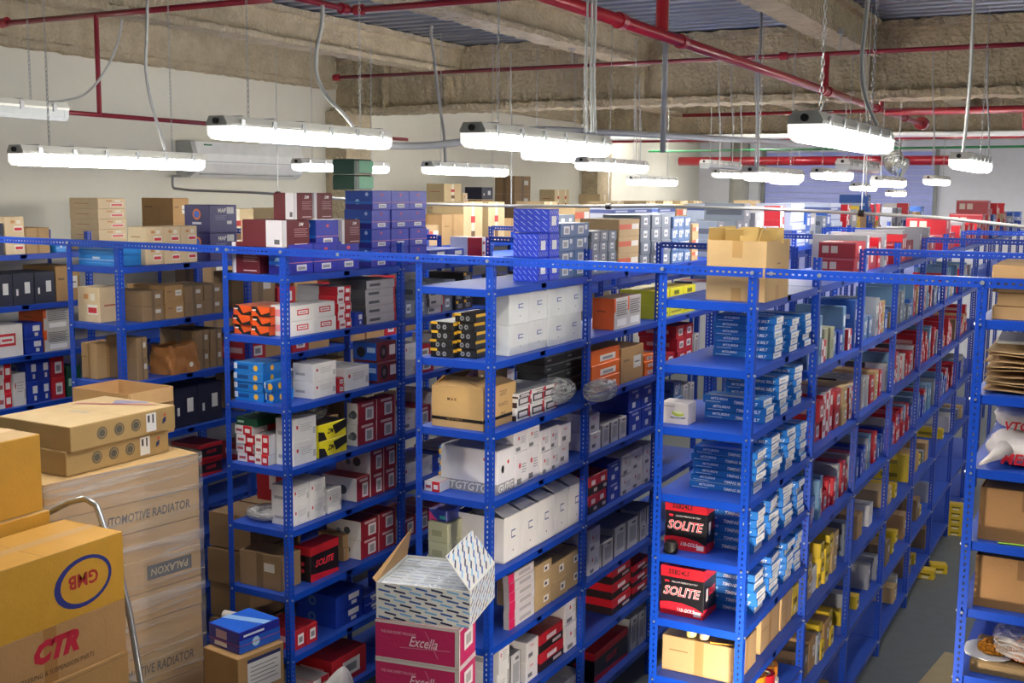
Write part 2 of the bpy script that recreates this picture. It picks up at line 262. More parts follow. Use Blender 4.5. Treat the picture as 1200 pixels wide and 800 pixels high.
kind('whitetall', 'tall white parts box with barcode', '#e0dcdc', '#c5c1c1', .5, [('F', '', 'q', .15, .2, .5, .4, '#6c6d72'), ('F', '', 'q', .3, .7, .6, .8, '#d9a0a4'), ('LR', '', 'q', .2, .2, .45, .8, '#a8a4a6')])
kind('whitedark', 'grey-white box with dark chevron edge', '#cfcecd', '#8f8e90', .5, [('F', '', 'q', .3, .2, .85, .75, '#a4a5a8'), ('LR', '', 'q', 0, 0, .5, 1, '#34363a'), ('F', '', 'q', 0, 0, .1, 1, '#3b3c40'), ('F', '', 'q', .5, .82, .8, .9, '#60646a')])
kind('tolit', 'red and black parts box', '#c41c28', '#8e1820', .4, [('F', '', 'q', 0, 0, 1, .42, '#241818'), ('F', '', 'q', .3, .5, .7, .75, '#f0e0e0'), ('LR', '', 'q', 0, 0, 1, .5, '#2c1a1a'), ('F', '', 'q', .55, .12, .9, .3, '#c9b8b8')])
kind('blueletter', 'dark blue box with white lettering', '#1c3fae', '#1d2c78', .4, [('F', 'label', 'q', .3, .12, .55, .36, '#dfe3ee'), ('F', 'label', 'q', .55, .5, .8, .68, '#dfe3ee'), ('F', '', 'q', .25, .78, .75, .88, '#aeb9e2')])
kind('pinkflat', 'flat grey and pink gasket box', '#d6d0d0', '#a29c9c', .5, [('F', '', 'q', .0, .0, .22, 1, '#d8205a'), ('F', '', 'q', .4, .3, .85, .7, '#b0acae'), ('LR', '', 'q', 0, .0, 1, 1, '#a5a1a4')])
kind('silver', 'silver-blue box with white label', '#5b7aa8', '#7a94ba', .35, [('F', 'label', 'q', .2, .2, .6, .8, '#e3e7ea'), ('F', '', 'q', .27, .3, .52, .65, '#a3a9b0'), ('F', 'label', 'q', .68, .5, .85, .85, '#dfe6ee'), ('LR', '', 'q', .1, .3, .9, .5, '#3c4c78')])
kind('slate', 'slate grey box with white label', '#7a8594', '#94a0b0', .4, [('F', 'label', 'q', .35, .25, .7, .8, '#dde1e4'), ('F', '', 'q', .4, .4, .64, .6, '#8c9299'), ('LR', '', 'q', .05, .3, .95, .6, '#4c5260'), ('F', '', 'q', 0, 0, .06, 1, '#4c5666')])
kind('silverwide', 'wide pale blue and silver carton', '#b4bfd4', '#a6b2cc', .35, [('F', '', 'q', 0, .6, 1, .78, '#4a5a96'), ('F', '', 'q', .1, .64, .7, .73, '#c3cbe0'), ('LR', '', 'q', 0, .6, 1, .78, '#4a5a96'), ('F', '', 'q', 0, .1, 1, .16, '#7c8ab4')], 'carton')
kind('bluewhite', 'blue and white parts box', '#2a5db4', '#4876c0', .4, [('F', 'label', 'q', .25, .15, .75, .6, '#dfe4ea'), ('F', '', 'q', .3, .7, .9, .8, '#a8bce0'), ('LR', '', 'q', .1, .2, .9, .4, '#b4c4e0')])
kind('bluelight', 'pale blue slim box', '#6c93b4', '#7fa3c0', .4, [('F', '', 'q', .2, .55, .8, .8, '#e0e8ec'), ('F', '', 'q', .2, .15, .8, .3, '#4c7ca0')])
kind('greybox', 'light grey slim box', '#a4a8ae', '#8a9098', .45, [('F', '', 'q', .2, .6, .8, .8, '#e6e6e6'), ('F', '', 'q', .25, .2, .75, .4, '#5c6470')])
kind('redbox', 'red slim box with white print', '#cf2232', '#b51c2c', .4, [('F', 'label', 'q', .22, .5, .78, .85, '#f0e8e6'), ('F', '', 'q', .25, .15, .75, .3, '#f0d4d2'), ('LR', '', 'q', .15, .3, .85, .7, '#e4b8b8')])
kind('maroonbox', 'wide dark red carton', '#a01626', '#8a1c28', .4, [('F', 'label', 'q', .3, .3, .55, .75, '#d8c8c8'), ('L', 'label', 'q', .1, .3, .28, .75, '#cbb8a8'), ('L', 'label', 'q', .34, .3, .52, .75, '#cbb8a8'), ('L', '', 'q', .02, .9, .98, .96, '#d27a80')], 'carton')
kind('yellow', 'yellow parts box', '#e2c22a', '#d8b52c', .45, [('F', '', 'q', .2, .4, .8, .6, '#6e5c14'), ('F', 'label', 'q', .3, .1, .7, .3, '#f0ead0'), ('LR', '', 'q', .25, .3, .7, .6, '#8a7418')])
kind('greenish', 'pale green filter box', '#a7a98a', '#b3b596', .5, [('F', '', 'q', .2, .3, .7, .6, '#8b8f70')])
kind('purplebox', 'flat purple and teal parts box', '#2b3a8e', '#50408a', .4, [('F', '', 'p', [(0, 0), (.5, 0), (0, .8)], '#c23a7c'), ('F', '', 'q', .6, .2, .95, .5, '#38a0a8')])
kind('darkflat', 'flat black plastic tray', '#3b3f3e', '#4a4e4c', .4, [('F', '', 'q', .02, .75, .98, .9, '#7a7e7c'), ('F', '', 'q', .1, .3, .3, .5, '#9a9e9c')], 'plastic_tray')
kind('navybox', 'black box with small white label', '#20243a', '#2a2e44', .45, [('F', 'label', 'q', .55, .35, .8, .7, '#dfe0e0'), ('F', 'label', 'q', .15, .3, .25, .5, '#dfe0e0')])
kind('stripes', 'bright blue carton with white diagonal dashes', '#1b3fd0', '#2448d8', .4, [(fc, '', 'p', [(u, v), (u+.05, v-.04), (u+.17, v-.2), (u+.12, v-.16)], '#c8d6f4') for fc in 'LF' for u in (.0, .2, .4, .6, .8) for v in (.24, .48, .72, .96)] + [('F', 'label', 'q', .25, .3, .7, .7, '#e6e8ec')], 'carton')
kind('belt', 'blue timing belt box with white end', '#1f6fc0', '#5f9fd8', .4, [('L', '', 't', 'MITSUBISHI', .28, .64, .34, .5, '#e8eef6', 0, .2, .02), ('L', '', 't', 'TIMING BELT', .72, .35, .42, .45, '#f2f4f8', 0, .3, .03), ('L', '', 'q', .05, .18, .3, .26, '#cfe0f0'), ('F', 'label', 'q', .03, .08, .97, .92, '#eceeee'), ('F', '', 'q', .16, .42, .6, .58, '#b0b5bb'), ('T', '', 'q', .0, .1, .3, .9, '#cfd6dc')], 'belt_box')
kind('solite', 'black and red car battery box', '#17151a', '#c01828', .4, [('FR', '', 'q', 0, .78, 1, 1, '#c8182a'), ('F', '', 't', '55B24LS', .42, .89, .1, .5, '#1a1012', 0, .2, .02), ('F', '', 't', 'CALCIUM PREMIUM BATTERY', .56, .69, .035, .6, '#dcd6d6', 0, .2), ('F', '', 'q', .1, .67, .2, .71, '#d8283a'),
     ('F', '', 't', 'SOLITE', .5, .5, .2, .86, '#f2e6e6', 0, .25, .035), ('F', '', 't', 'SOLITE', .5, .5, .19, .84, '#dc1c34', 0, .25, .0), ('F', '', 'p', [(.0, 0), (1, 0), (1, .14), (.8, .22), (.5, .27), (.2, .27), (0, .24)], '#d81c2e'), ('F', '', 't', '110-GOLS', .6, .13, .08, .4, '#f4e6e6', 0, .2, .02), ('F', '', 'q', .78, .04, .95, .14, '#f0dada'),
     ('R', '', 'q', .15, .35, .3, .6, '#c8c4c4'), ('R', '', 'p', [(0, 0), (1, 0), (1, .1), (0, .2)], '#d81c2e'), ('R', '', 't', 'SOLITE', .6, .5, .16, .5, '#dc1c34', 0, .25, .02)], 'battery_box')
kind('dullsolite', 'black and red battery box', '#1d1418', '#a81824', .4, [('FL', '', 'q', 0, .75, 1, 1, '#b81a28'), ('F', '', 't', 'SOLITE', .5, .48, .2, .8, '#e03040', 0, .25, .03), ('F', '', 'p', [(0, 0), (1, 0), (1, .1), (0, .22)], '#c81c2c'), ('L', '', 'o', .25, .5, .06, .06, 0, '#c83040', 0), ('L', '', 'o', .5, .5, .06, .06, 0, '#c83040', 0), ('L', '', 'o', .25, .3, .06, .06, 0, '#c83040', 0), ('L', '', 'o', .5, .3, .06, .06, 0, '#c83040', 0)], 'battery_box')
kind('paperred', 'white parts box with red print', '#e6e2df', '#c0bcb8', .5, [('F', '', 'q', .15, .55, .85, .8, '#c8404a'), ('F', '', 'q', .2, .15, .8, .35, '#8d8f94')])
BM = {}
def box_mesh(kd, w, d, h, near):
    key = (kd, round(w, 3), round(d, 3), round(h, 3), near)
    if key in BM: return BM[key]
    desc, body, lid, rough, dec, nm = K[kd]
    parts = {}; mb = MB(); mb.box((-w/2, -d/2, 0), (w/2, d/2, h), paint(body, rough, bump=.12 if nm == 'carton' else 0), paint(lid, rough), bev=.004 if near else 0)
    if nm == 'carton' and near:   # the seam where the two top flaps meet
        for s in (-1, 1): mb.poly([(-w/2+.004, s*.002-.0006, h+.0004), (w/2-.004, s*.002-.0006, h+.0004), (w/2-.004, s*.002+.0006, h+.0004), (-w/2+.004, s*.002+.0006, h+.0004)], paint('#6d5238'))
    for i, (faces, part, *it) in enumerate(dec):
        for fc in faces:
            t = parts.setdefault((part, fc, i if part in ('tape', 'label') else 0), MB()) if (part and near) else mb
            decal(t, frame(fc, w, d, h), it, .0005+.00025*(i % 12))
    res = (mb.mesh(nm), {p: q.mesh(p[0]) for p, q in parts.items()}); BM[key] = res; return res
ORD = ['zeroth', 'first', 'second', 'third', 'fourth', 'fifth', 'sixth', 'seventh', 'eighth', 'ninth', 'tenth', 'eleventh', 'twelfth', '13th', '14th', '15th', '16th', '17th', '18th', '19th', '20th'] + ['%dth' % i for i in range(21, 90)]
CNT = {}
def place_box(kd, w, d, h, loc, rz, label, group=None, near=True):
    me, parts = box_mesh(kd, w, d, h, near); nm = K[kd][5]
    o = put(me, nm, loc, rz); tag(o, label, {'carton': 'carton', 'battery_box': 'battery box', 'belt_box': 'box', 'plastic_tray': 'tray'}.get(nm, 'box'), group)
    for p, m in parts.items(): put(m, p[0], parent=o)
    return o
# ------------------------------------------------------------------ racking
LB = 1.245; WR = .5; TOP = 3.32
ROW = {'Z': -6.05, 'A': -4.321, 'B': -2.91, 'C': -1.464, 'D': 0., 'E': 1.49}
RN = {'Z': 'wall', 'A': 'far-left', 'B': 'left', 'C': 'middle', 'D': 'right', 'E': 'rightmost'}
s41 = [3.125, 2.72, 2.32, 1.93, 1.50, 1.07, .65, .24]
SZ = {'Z': [3.13, 2.73, 2.33, 1.93, 1.5, 1.07, .65, .24], 'A': [3.13, 2.74, 2.34, 1.94, 1.53, 1.11, .7, .28], 'B': [3.135, 2.75, 2.325, 1.925, 1.535, 1.115, .71, .3], 'C': s41,
      'D': [3.13, 2.80, 2.48, 2.13, 1.81, 1.465, 1.15, .83, .5, .17], 'DF': [3.13, 2.63, 2.13, 1.62, 1.12, .59, .13], 'E': [3.12, 2.785, 2.45, 2.115, 1.80, 1.48, 1.15, .8, .45, .15]}
def zs(row, k, y=0):
    if row == 'D' and y > LB: return SZ['DF'][k-1]
    return SZ[row][k-1]
def post_mesh(h, f=.042):
    mb = MB(); t = .0025; uv = [(0, 0), (f, 0), (f, h), (0, h)]
    mb.poly([(0, 0, 0), (f, 0, 0), (f, 0, h), (0, 0, h)], M_SLOT, uv); mb.poly([(f, t, 0), (t, t, 0), (t, t, h), (f, t, h)], M_SLOT, [(f, 0), (0, 0), (0, h), (f, h)])
    mb.poly([(0, f, 0), (0, 0, 0), (0, 0, h), (0, f, h)], M_SLOT, [(f, 0), (0, 0), (0, h), (f, h)]); mb.poly([(t, t, 0), (t, f, 0), (t, f, h), (t, t, h)], M_SLOT, [(0, 0), (f, 0), (f, h), (0, h)])
    for q in ([(f, 0, 0), (f, t, 0), (f, t, h), (f, 0, h)], [(t, f, 0), (0, f, 0), (0, f, h), (t, f, h)], [(0, 0, h), (f, 0, h), (f, t, h), (t, t, h), (t, f, h), (0, f, h)]): mb.poly(q, M_BLUE, [(0, 0)]*len(q))
    mb.box((0, 0, 0), (.05, .05, .004), M_BLUE)
    return mb.mesh('post')
POST = post_mesh(TOP)
def shelf_mesh(L=LB-.012, w=WR-.012, lip=.042):
    mb = MB(); x, y = w/2, L/2
    mb.box((-x, -y, -.0012), (x, y, 0), M_BLUE, M_DECK_)
    for a, b in (((-x, -y, -lip), (-x+.0015, y, -.0012)), ((x-.0015, -y, -lip), (x, y, -.0012)), ((-x, -y, -lip), (x, -y+.0015, -.0012)), ((-x, y-.0015, -lip), (x, y, -.0012))): mb.box(a, b, M_BLUE)
    for a, b in (((-x, -y, -lip), (-x+.012, y, -lip+.0015)), ((x-.012, -y, -lip), (x, y, -lip+.0015)), ((-x, -y, -lip), (x, -y+.012, -lip+.0015))): mb.box(a, b, M_BLUE)
    mb.box((-x, -.03, -.03), (x, .03, -.0012), M_BLUE)      # stiffening channel under the deck
    for sx in (-1, 1):
        for sy in (-1, 1):
            mb.tube([(sx*x, sy*(y-.014), -.022), (sx*(x+.013), sy*(y-.014), -.022)], .006, M_BOLT, 6); mb.tube([(sx*(x-.016), sy*y, -.022), (sx*(x-.016), sy*(y+.012), -.022)], .006, M_BOLT, 6)
    return mb.mesh('shelf')
SHELF = shelf_mesh()
def rack(row, bays, full, label):
    xr = ROW[row]; r = thing('shelving_rack', label, 'shelving rack', (xr-WR/2, 0, 0), 0, 'blue slotted-angle shelving racks')
    for b in range(bays+1):
        y = b*LB
        for sx in (-1, 1):
            # corner post (an intermediate post is shared by two bays)
            rz = {(-1, 0): 0, (1, 0): pi/2, (1, 1): pi, (-1, 1): -pi/2}[(sx, 1 if b == bays else 0)]
            put(POST, 'post', (sx*WR/2, y + (0 if b < bays else 0), 0), rz, r)
    for b in range(bays):
        lst = SZ['DF'] if (row == 'D' and b > 0) else SZ[row]
        for k, z in enumerate(lst):
            if b >= full and k > 1: continue
            put(SHELF, 'shelf', (0, (b+.5)*LB, z+.02), 0, r)
    return r
rack('Z', 12, 4, 'blue slotted-steel shelving rack standing along the white side wall')
rack('A', 12, 3, 'blue shelving rack on the far left, behind the film-wrapped pallet load')
rack('B', 12, 3, 'blue shelving rack with maroon and royal blue cartons on its top')
rack('C', 12, 3, 'blue shelving rack with the blue diagonal-dash cartons on top, behind the pink cartons')
rack('D', 12, 8, 'blue shelving rack holding the battery boxes and the blue timing belt boxes')
rack('E', 2, 2, 'blue shelving rack at the right edge holding white plastic sacks')
def angle_rail(x0, x1, y, z, label, bolts=(), hgt=.042):
    """horizontal slotted angle tying the rows together; local x runs along it"""
    L = x1-x0; mb = MB(); f = hgt; v0 = 0
    mb.poly([(0, 0, -f), (L, 0, -f), (L, 0, 0), (0, 0, 0)], M_SLOT, [(0, 0), (0, L), (f, L), (f, 0)]); mb.poly([(L, .0025, -f), (0, .0025, -f), (0, .0025, 0), (L, .0025, 0)], M_SLOT, [(0, L), (0, 0), (f, 0), (f, L)])
    mb.box((0, 0, -.0001), (L, f, .0024), M_BLUE)
    for b in bolts: mb.tube([(b-x0, .0, -.02), (b-x0, -.008, -.02)], .010, M_BOLT, 8)
    o = put(mb.mesh('tie_rail'), 'tie_rail', (x0, y, z)); return tag(o, label, 'rail', 'rails tying the racks together')
RX = ROW
angle_rail(-7.2, -3.4, -.006, TOP+.003, 'blue slotted rail along the front tops of the racks, leftmost length', (-4.80, -3.44))
angle_rail(-3.39, .03, -.012, TOP+.003, 'blue slotted rail along the front tops of the racks, middle length', (-3.36, -2.93, -2.5, -1.94, -1.49, -.48, -.02))
angle_rail(.04, 1.49, -.006, TOP+.003, 'blue slotted rail along the front tops of the racks, rightmost length', (.07, .3, 1.01, 1.47))
for yy, nm in ((2*LB, 'second'), (4*LB, 'third'), (6*LB, 'fourth')):
    for a, b, wh in ((-6.55, -5.5+.0, 'wall'), (-4.32, -3.41, 'far-left'), (-2.91, -1.97, 'left'), (-1.46, -.5, 'middle'), (0.0, .985, 'right')):
        angle_rail(a, b, yy-.006, TOP+.003, 'blue slotted rail crossing the aisle beside the %s rack, %s line back' % (wh, nm))
# ------------------------------------------------------------------ filling the shelves
def room(row, k, y, h, nl, lift):
    if k == 1: return h
    lst = SZ['DF'] if (row == 'D' and y > LB-.1) else SZ[row]
    return min(h, (lst[k-2]-lst[k-1]-.05-lift)/nl)
def lab(desc, row, k, y, lay, side=''):
    b = int(y/LB)+1; key = (row, k, b, lay, desc); CNT[key] = CNT.get(key, 0)+1; n = CNT[key]
    lay_ = ORD[lay+1]
    full = '%s, %s rack, %s shelf, %s bay, %s layer, %s along' % (desc, RN[row], ORD[k], ORD[b], lay_, ORD[n])
    if len(full.split()) > 16: full = '%s, %s rack, shelf %d, bay %d, layer %d, %s along' % (' '.join(desc.split()[:6]), RN[row], k, b, lay+1, ORD[n])
    if len(full.split()) > 16: full = '%s, %s rack, shelf %d, bay %d, layer %d, %s' % (' '.join(desc.split()[:5]), RN[row], k, b, lay+1, ORD[n])
    return full
def Lf(row, k, x0, x1, yt, nc, nl, kd, d=.3, inset=.05, xl=None, skip=(), lift=0, near=None, h=None, jit=0, desc=None):
    """stacks whose fronts face the aisle on the +X side of a row; x0..x1 = where they stand along the shelf edge"""
    X = ROW[row]-inset; base = zs(row, k, 2 if (row == 'D' and x0 > 957) else 0)+.0215+lift
    y0 = solve('Y', x0, (X, 0, base), -.5, 25); y1 = solve('Y', x1, (X, 0, base), -.5, 25)
    if y0 < .055: y0 = .055
    if xl is not None: d = X - solve('X', xl, (0, y0, base), -8, X)
    d = min(d, WR-inset-.05)
    if h is None: h = (solve('Z', yt, (X, y0, 0), base+.01, base+1.5, 1)-base)/nl
    h = room(row, k, y0, h, nl, lift)
    w = (y1-y0)/nc; near = (y0 < 2.6) if near is None else near
    desc = desc or K[kd][0]
    for c in range(nc):
        for l in range(nl):
            if (c, l) in skip: continue
            yc = y0+(c+.5)*w; dd = random.uniform(0, .012)
            place_box(kd, w-.003, d-.004, h-.0012, (X-d/2-dd, yc, base+l*h), pi/2+random.uniform(-jit, jit), lab(desc, row, k, yc, l), 'boxes on the %s rack' % RN[row], near)
    return y0, y1, h
def Ef(row, k, x0, x1, yt, nc, nl, kd, d=.25, y0=.055, skip=(), lift=0, h=None, jit=.02, near=True, desc=None):
    """stacks whose fronts face the cross aisle at the near end of a row"""
    base = zs(row, k)+.0215+lift; xr = ROW[row]
    X0 = solve('X', x0, (0, y0, base), -9, 3); X1 = solve('X', x1, (0, y0, base), -9, 3)
    X0 = max(X0, xr-WR+.02); X1 = min(X1, xr-.02)
    if h is None: h = (solve('Z', yt, (X0, y0, 0), base+.01, base+1.5, 1)-base)/nl
    h = room(row, k, 0, h, nl, lift)
    w = (X1-X0)/nc; desc = desc or K[kd][0]
    for c in range(nc):
        for l in range(nl):
            if (c, l) in skip: continue
            place_box(kd, w-.004, d, h-.0012, (X0+(c+.5)*w+random.uniform(-.003, .003)*(jit > 0), y0+d/2+random.uniform(0, .02), base+l*h), random.uniform(-jit, jit), lab(desc, row, k, .1, l, 'e'), 'boxes on the %s rack' % RN[row], near)
def fill(row, k, y0, y1, pal, occ=.9, hmax=.33, d=.32, near=False, side=0):
    y = y0; gapz = .4
    lst = SZ['DF'] if (row == 'D' and y0 > LB-.1) else SZ[row]
    base = lst[k-1]+.0215; top = (lst[k-2]-.03 if k > 1 else base+hmax+.05)
    while y < y1-.06:
        kd, w, hb = random.choice(pal); w *= random.uniform(.9, 1.1)
        nxt = (int(y/LB)+1)*LB
        if y+w > nxt-.05: y = nxt+.05; continue
        if random.random() < occ:
            hm = min(hmax, top-base-.02)*random.uniform(.6, 1); nl = max(1, int(hm/hb)); hh = min(hb, (top-base-.015)/nl)
            for l in range(nl):
                X = ROW[row]-.05-random.uniform(0, .03); place_box(kd, w-.004, d, hh-.0012, (X-d/2, y+w/2, base+l*hh), pi/2, lab(K[kd][0], row, k, y+w/2, l), 'boxes on the %s rack' % RN[row], near)
        y += w+random.uniform(.001, .01)
# ================================================================== what stands on the shelves
# --- wall row
Lf('Z', 1, 8, 31, 254, 1, 2, 'tanred', .25); Lf('Z', 1, 32, 60, 267, 1, 1, 'carton', .3); Lf('Z', 1, -30, 6, 262, 1, 1, 'navybox', .3)
Lf('Z', 1, 66, 78, 286, 1, 1, 'skywrap', .2)
Lf('Z', 1, 117, 150, 232, 1, 5, 'tanred', .35)
Lf('Z', 1, 205, 224, 232, 1, 2, 'labcarton', .4)
Lf('Z', 2, -10, 66, 322, 3, 1, 'navybox', .35); Lf('Z', 2, 67, 96, 312, 1, 1, 'labcarton', .4)
Lf('Z', 3, -12, 29, 383, 1, 1, 'whitesq', .25, desc='white carton with grey and red print'); Lf('Z', 3, 31, 52, 379, 1, 2, 'bluebrake', .2); Lf('Z', 3, 53, 84, 362, 1, 2, 'orangebig', .3)
Lf('Z', 4, -20, 16, 415, 2, 3, 'redwhite', .25); Lf('Z', 4, 17, 32, 438, 1, 1, 'greywhite', .25); Lf('Z', 4, 33, 61, 423, 2, 2, 'bluebrake', .25); Lf('Z', 4, 62, 78, 407, 1, 2, 'redlab', .3); Lf('Z', 4, 80, 97, 430, 1, 1, 'greenbox', .25)
for k, o in ((2, .9), (3, .9), (4, .8), (5, .7)): fill('Z', k, 2.6, 4.9, [('darkcarton', .35, .28), ('labcarton', .3, .2), ('carton', .4, .3)], o)
# --- far-left row
Ef('A', 1, 90, 134, 284, 1, 2, 'skywrap', .3)
Lf('A', 1, 172, 233, 266, 3, 2, 'tanred', .3, xl=150); Lf('A', 1, 247, 279, 240, 1, 2, 'map', .3, xl=217)
Ef('A', 2, 87, 117, 341, 1, 1, 'tanred', .2, h=.24, desc='large cream carton with red writing')
Lf('A', 2, 168, 193, 342, 1, 2, 'darkcarton', .38); Lf('A', 2, 195, 217, 335, 1, 2, 'labcarton', .38); Lf('A', 2, 218, 262, 336, 2, 2, 'darkcarton', .38)
Ef('A', 3, 78, 112, 401, 1, 1, 'carton', .2, desc='brown carton with a band of grey tape')
Lf('A', 3, 162, 175, 396, 1, 2, 'darkcarton', .3); Lf('A', 3, 233, 262, 388, 2, 2, 'darkcarton', .38)
Lf('A', 4, 205, 262, 456, 2, 1, 'navybox', .38, desc='large black storage carton'); Lf('A', 5, 236, 262, 522, 1, 2, 'dullsolite', .3)
for k in (2, 3, 4, 5): fill('A', k, 1.3, 3.6, [('darkcarton', .35, .28), ('labcarton', .3, .2), ('redlab', .2, .14)], .85)
# --- left row, top
Ef('B', 1, 265, 303, 283, 1, 1, 'dm', .25, jit=.0)
Lf('B', 1, 340, 423, 286, 3, 1, 'shockblue', .16)
Lf('B', 1, 333, 365, 256, 1, 1, 'dm', .3, lift=.17, h=.165, xl=285)
Lf('B', 1, 372, 399, 253, 1, 1, 'shockblue', .28, lift=.165, h=.165); Lf('B', 1, 402, 424, 250, 1, 1, 'dm', .3, lift=.17, h=.16)
Lf('B', 1, 345, 367, 221, 1, 1, 'dm', .3, lift=.337, h=.165, xl=320); Lf('B', 1, 369, 391, 223, 1, 1, 'dm', .28, lift=.337, h=.165)
Lf('B', 1, 437, 501, 223, 3, 4, 'shockblue', .3, xl=405)
# second shelf
Ef('B', 2, 265, 316, 357, 2, 3, 'orangeflat', .3)
Lf('B', 2, 341, 395, 359, 2, 2, 'whitesq', .25, xl=317); Lf('B', 2, 398, 413, 336, 1, 5, 'redwhite', .35, jit=.04); Lf('B', 2, 417, 427, 366, 1, 1, 'bluebrake', .2)
Lf('B', 2, 430, 465, 329, 1, 5, 'flatgrey', .32)
# third shelf
Ef('B', 3, 266, 308, 423, 1, 4, 'bluesmall', .22); Ef('B', 3, 309, 318, 446, 1, 2, 'bluesmall', .2); Ef('B', 3, 310, 330, 0, 1, 1, 'redwhite', .2, y0=.42, h=.13)
Lf('B', 3, 368, 395, 427, 1, 2, 'greywhite', .3, xl=343); Lf('B', 3, 397, 404, 443, 1, 2, 'redlab', .2); Lf('B', 3, 406, 434, 432, 1, 1, 'greywhite', .3)
Lf('B', 3, 443, 466, 402, 1, 2, 'speaker', .3, xl=415)
# fourth
Ef('B', 4, 267, 297, 497, 1, 4, 'redwhite', .25, jit=.08); Ef('B', 4, 298, 314, 508, 1, 3, 'redwhite', .25, jit=.08)
Ef('B', 4, 268, 300, 485, 1, 1, 'greenbox', .22, lift=.235, h=.055)
Lf('B', 4, 345, 372, 492, 1, 2, 'greywhite', .15); Lf('B', 4, 375, 408, 499, 1, 2, 'yellowblack', .3)
Lf('B', 4, 420, 464, 473, 2, 2, 'dmwide', .3, xl=407)
# fifth
Lf('B', 5, 345, 383, 571, 2, 2, 'greywhite', .28, xl=319); Lf('B', 5, 385, 401, 580, 1, 1, 'greywhite', .3, h=.16)
Lf('B', 5, 420, 466, 545, 3, 1, 'dmwide', .3, h=.165); Lf('B', 5, 435, 466, 540, 2, 1, 'dmwide', .3, lift=.166, h=.165)
Ef('B', 5, 276, 300, 0, 1, 1, 'maroonbox', .22, y0=.5, h=.27)
# sixth
Ef('B', 6, 281, 330, 643, 1, 1, 'darkcarton', .2, desc='plain brown carton'); Lf('B', 6, 366, 399, 634, 1, 1, 'dullsolite', .3, xl=347, h=.235)
Lf('B', 6, 424, 466, 612, 2, 2, 'dmwide', .3); Lf('B', 6, 403, 410, 628, 1, 2, 'carton', .22, inset=.14)
# seventh and eighth
Lf('B', 7, 347, 374, 735, 2, 1, 'redlab', .3, h=.13); Lf('B', 7, 395, 426, 700, 1, 2, 'bluebrake', .35); Lf('B', 7, 428, 445, 700, 1, 2, 'bluebrake', .35)
Lf('B', 8, 390, 430, 752, 1, 1, 'redlab', .35, h=.2, desc='red parts box with round white sticker'); Lf('B', 8, 348, 386, 785, 2, 1, 'redwhite', .3, h=.14)
fill('B', 2, 1.35, 3.6, [('flatgrey', .2, .06), ('carbox', .12, .07), ('slate', .16, .12)], .95); fill('B', 3, 1.35, 3.6, [('redlab', .2, .1), ('greywhite', .2, .12), ('bluewhite', .2, .1)], .9)
fill('B', 4, 1.35, 3.0, [('whitetall', .14, .12), ('dmwide', .22, .15)], .9); fill('B', 5, 1.35, 3.0, [('bluebrake', .2, .12), ('greywhite', .2, .14)], .9)
fill('B', 6, 1.35, 2.6, [('dmwide', .2, .15)], .9); fill('B', 7, 1.35, 2.6, [('bluebrake', .2, .12)], .9)
# --- middle row, top: dash cartons, silver-blue boxes
Lf('C', 1, 632, 656, 276, 2, 1, 'stripes', .3, xl=602, h=.143, lift=.0); Lf('C', 1, 632, 656, 0, 2, 1, 'stripes', .3, xl=602, h=.143, lift=.144); Lf('C', 1, 644, 656, 249, 1, 1, 'stripes', .25, h=.143, lift=.288)
Lf('C', 1, 657, 691, 262, 2, 4, 'silver', .3, lift=0); Lf('C', 1, 693, 723, 271, 3, 4, 'slate', .3)
Lf('C', 1, 725, 749, 257, 1, 3, 'tanorange', .3); Lf('C', 1, 751, 786, 252, 3, 4, 'slate', .3, near=True); Lf('C', 1, 788, 809, 254, 3, 4, 'silver', .3, near=True); Lf('C', 1, 811, 818, 262, 1, 3, 'tanorange', .3)
# second
Ef('C', 2, 503, 530, 376, 1, 4, 'carbox', .25, jit=.09); Ef('C', 2, 531, 556, 366, 1, 5, 'carbox', .25, jit=.07, y0=.1); Ef('C', 2, 522, 566, 0, 2, 1, 'carbox', .2, lift=.0, y0=.34, h=.22, desc='tall black and yellow parts box')
Lf('C', 2, 598, 683, 344, 4, 2, 'whitecube', .3, xl=577)
Lf('C', 2, 720, 752, 350, 2, 1, 'orangebig', .3, xl=694); Lf('C', 2, 770, 815, 341, 3, 2, 'yellowgreen', .3)
# third
Lf('C', 3, 607, 653, 463, 3, 2, 'smallbw', .28, jit=.03); Lf('C', 3, 607, 640, 0, 2, 1, 'smallbw', .25, lift=.135, h=.03, jit=.08, desc='flat white and black parts box')
Ef('C', 3, 500, 560, 0, 1, 1, 'darkcarton', .22, y0=.8, h=.24)
Lf('C', 3, 694, 727, 413, 1, 3, 'orangesm', .3, xl=688); Lf('C', 3, 729, 755, 409, 1, 1, 'labcarton', .3); Lf('C', 3, 756, 767, 416, 1, 3, 'orangesm', .3)
Lf('C', 3, 640, 684, 417, 2, 5, 'darkflat', .22, inset=.2, jit=.06)
# fourth
Ef('C', 4, 493, 515, 563, 1, 1, 'redwhite', .2, h=.06); Ef('C', 4, 505, 515, 0, 1, 3, 'bluesmall', .15, y0=.3, h=.07)
Ef('C', 4, 524, 548, 520, 1, 1, 'orangeflat', .2, y0=.5, h=.32, desc='dark carton with orange dashes')
Lf('C', 4, 583, 603, 540, 1, 1, 'gut', .32, h=.26, xl=516); Lf('C', 4, 604, 634, 545, 2, 1, 'whitered', .3, h=.2); Lf('C', 4, 604, 634, 0, 2, 1, 'whitered', .3, h=.19, lift=.201)
Lf('C', 4, 635, 656, 505, 2, 2, 'whitered', .3); Lf('C', 4, 657, 669, 498, 1, 2, 'whitetall', .3)
Lf('C', 4, 692, 704, 487, 1, 2, 'whitetall', .3); Lf('C', 4, 705, 735, 499, 3, 1, 'whitedark', .3, near=True); Lf('C', 4, 737, 766, 457, 2, 2, 'blueletter', .3)
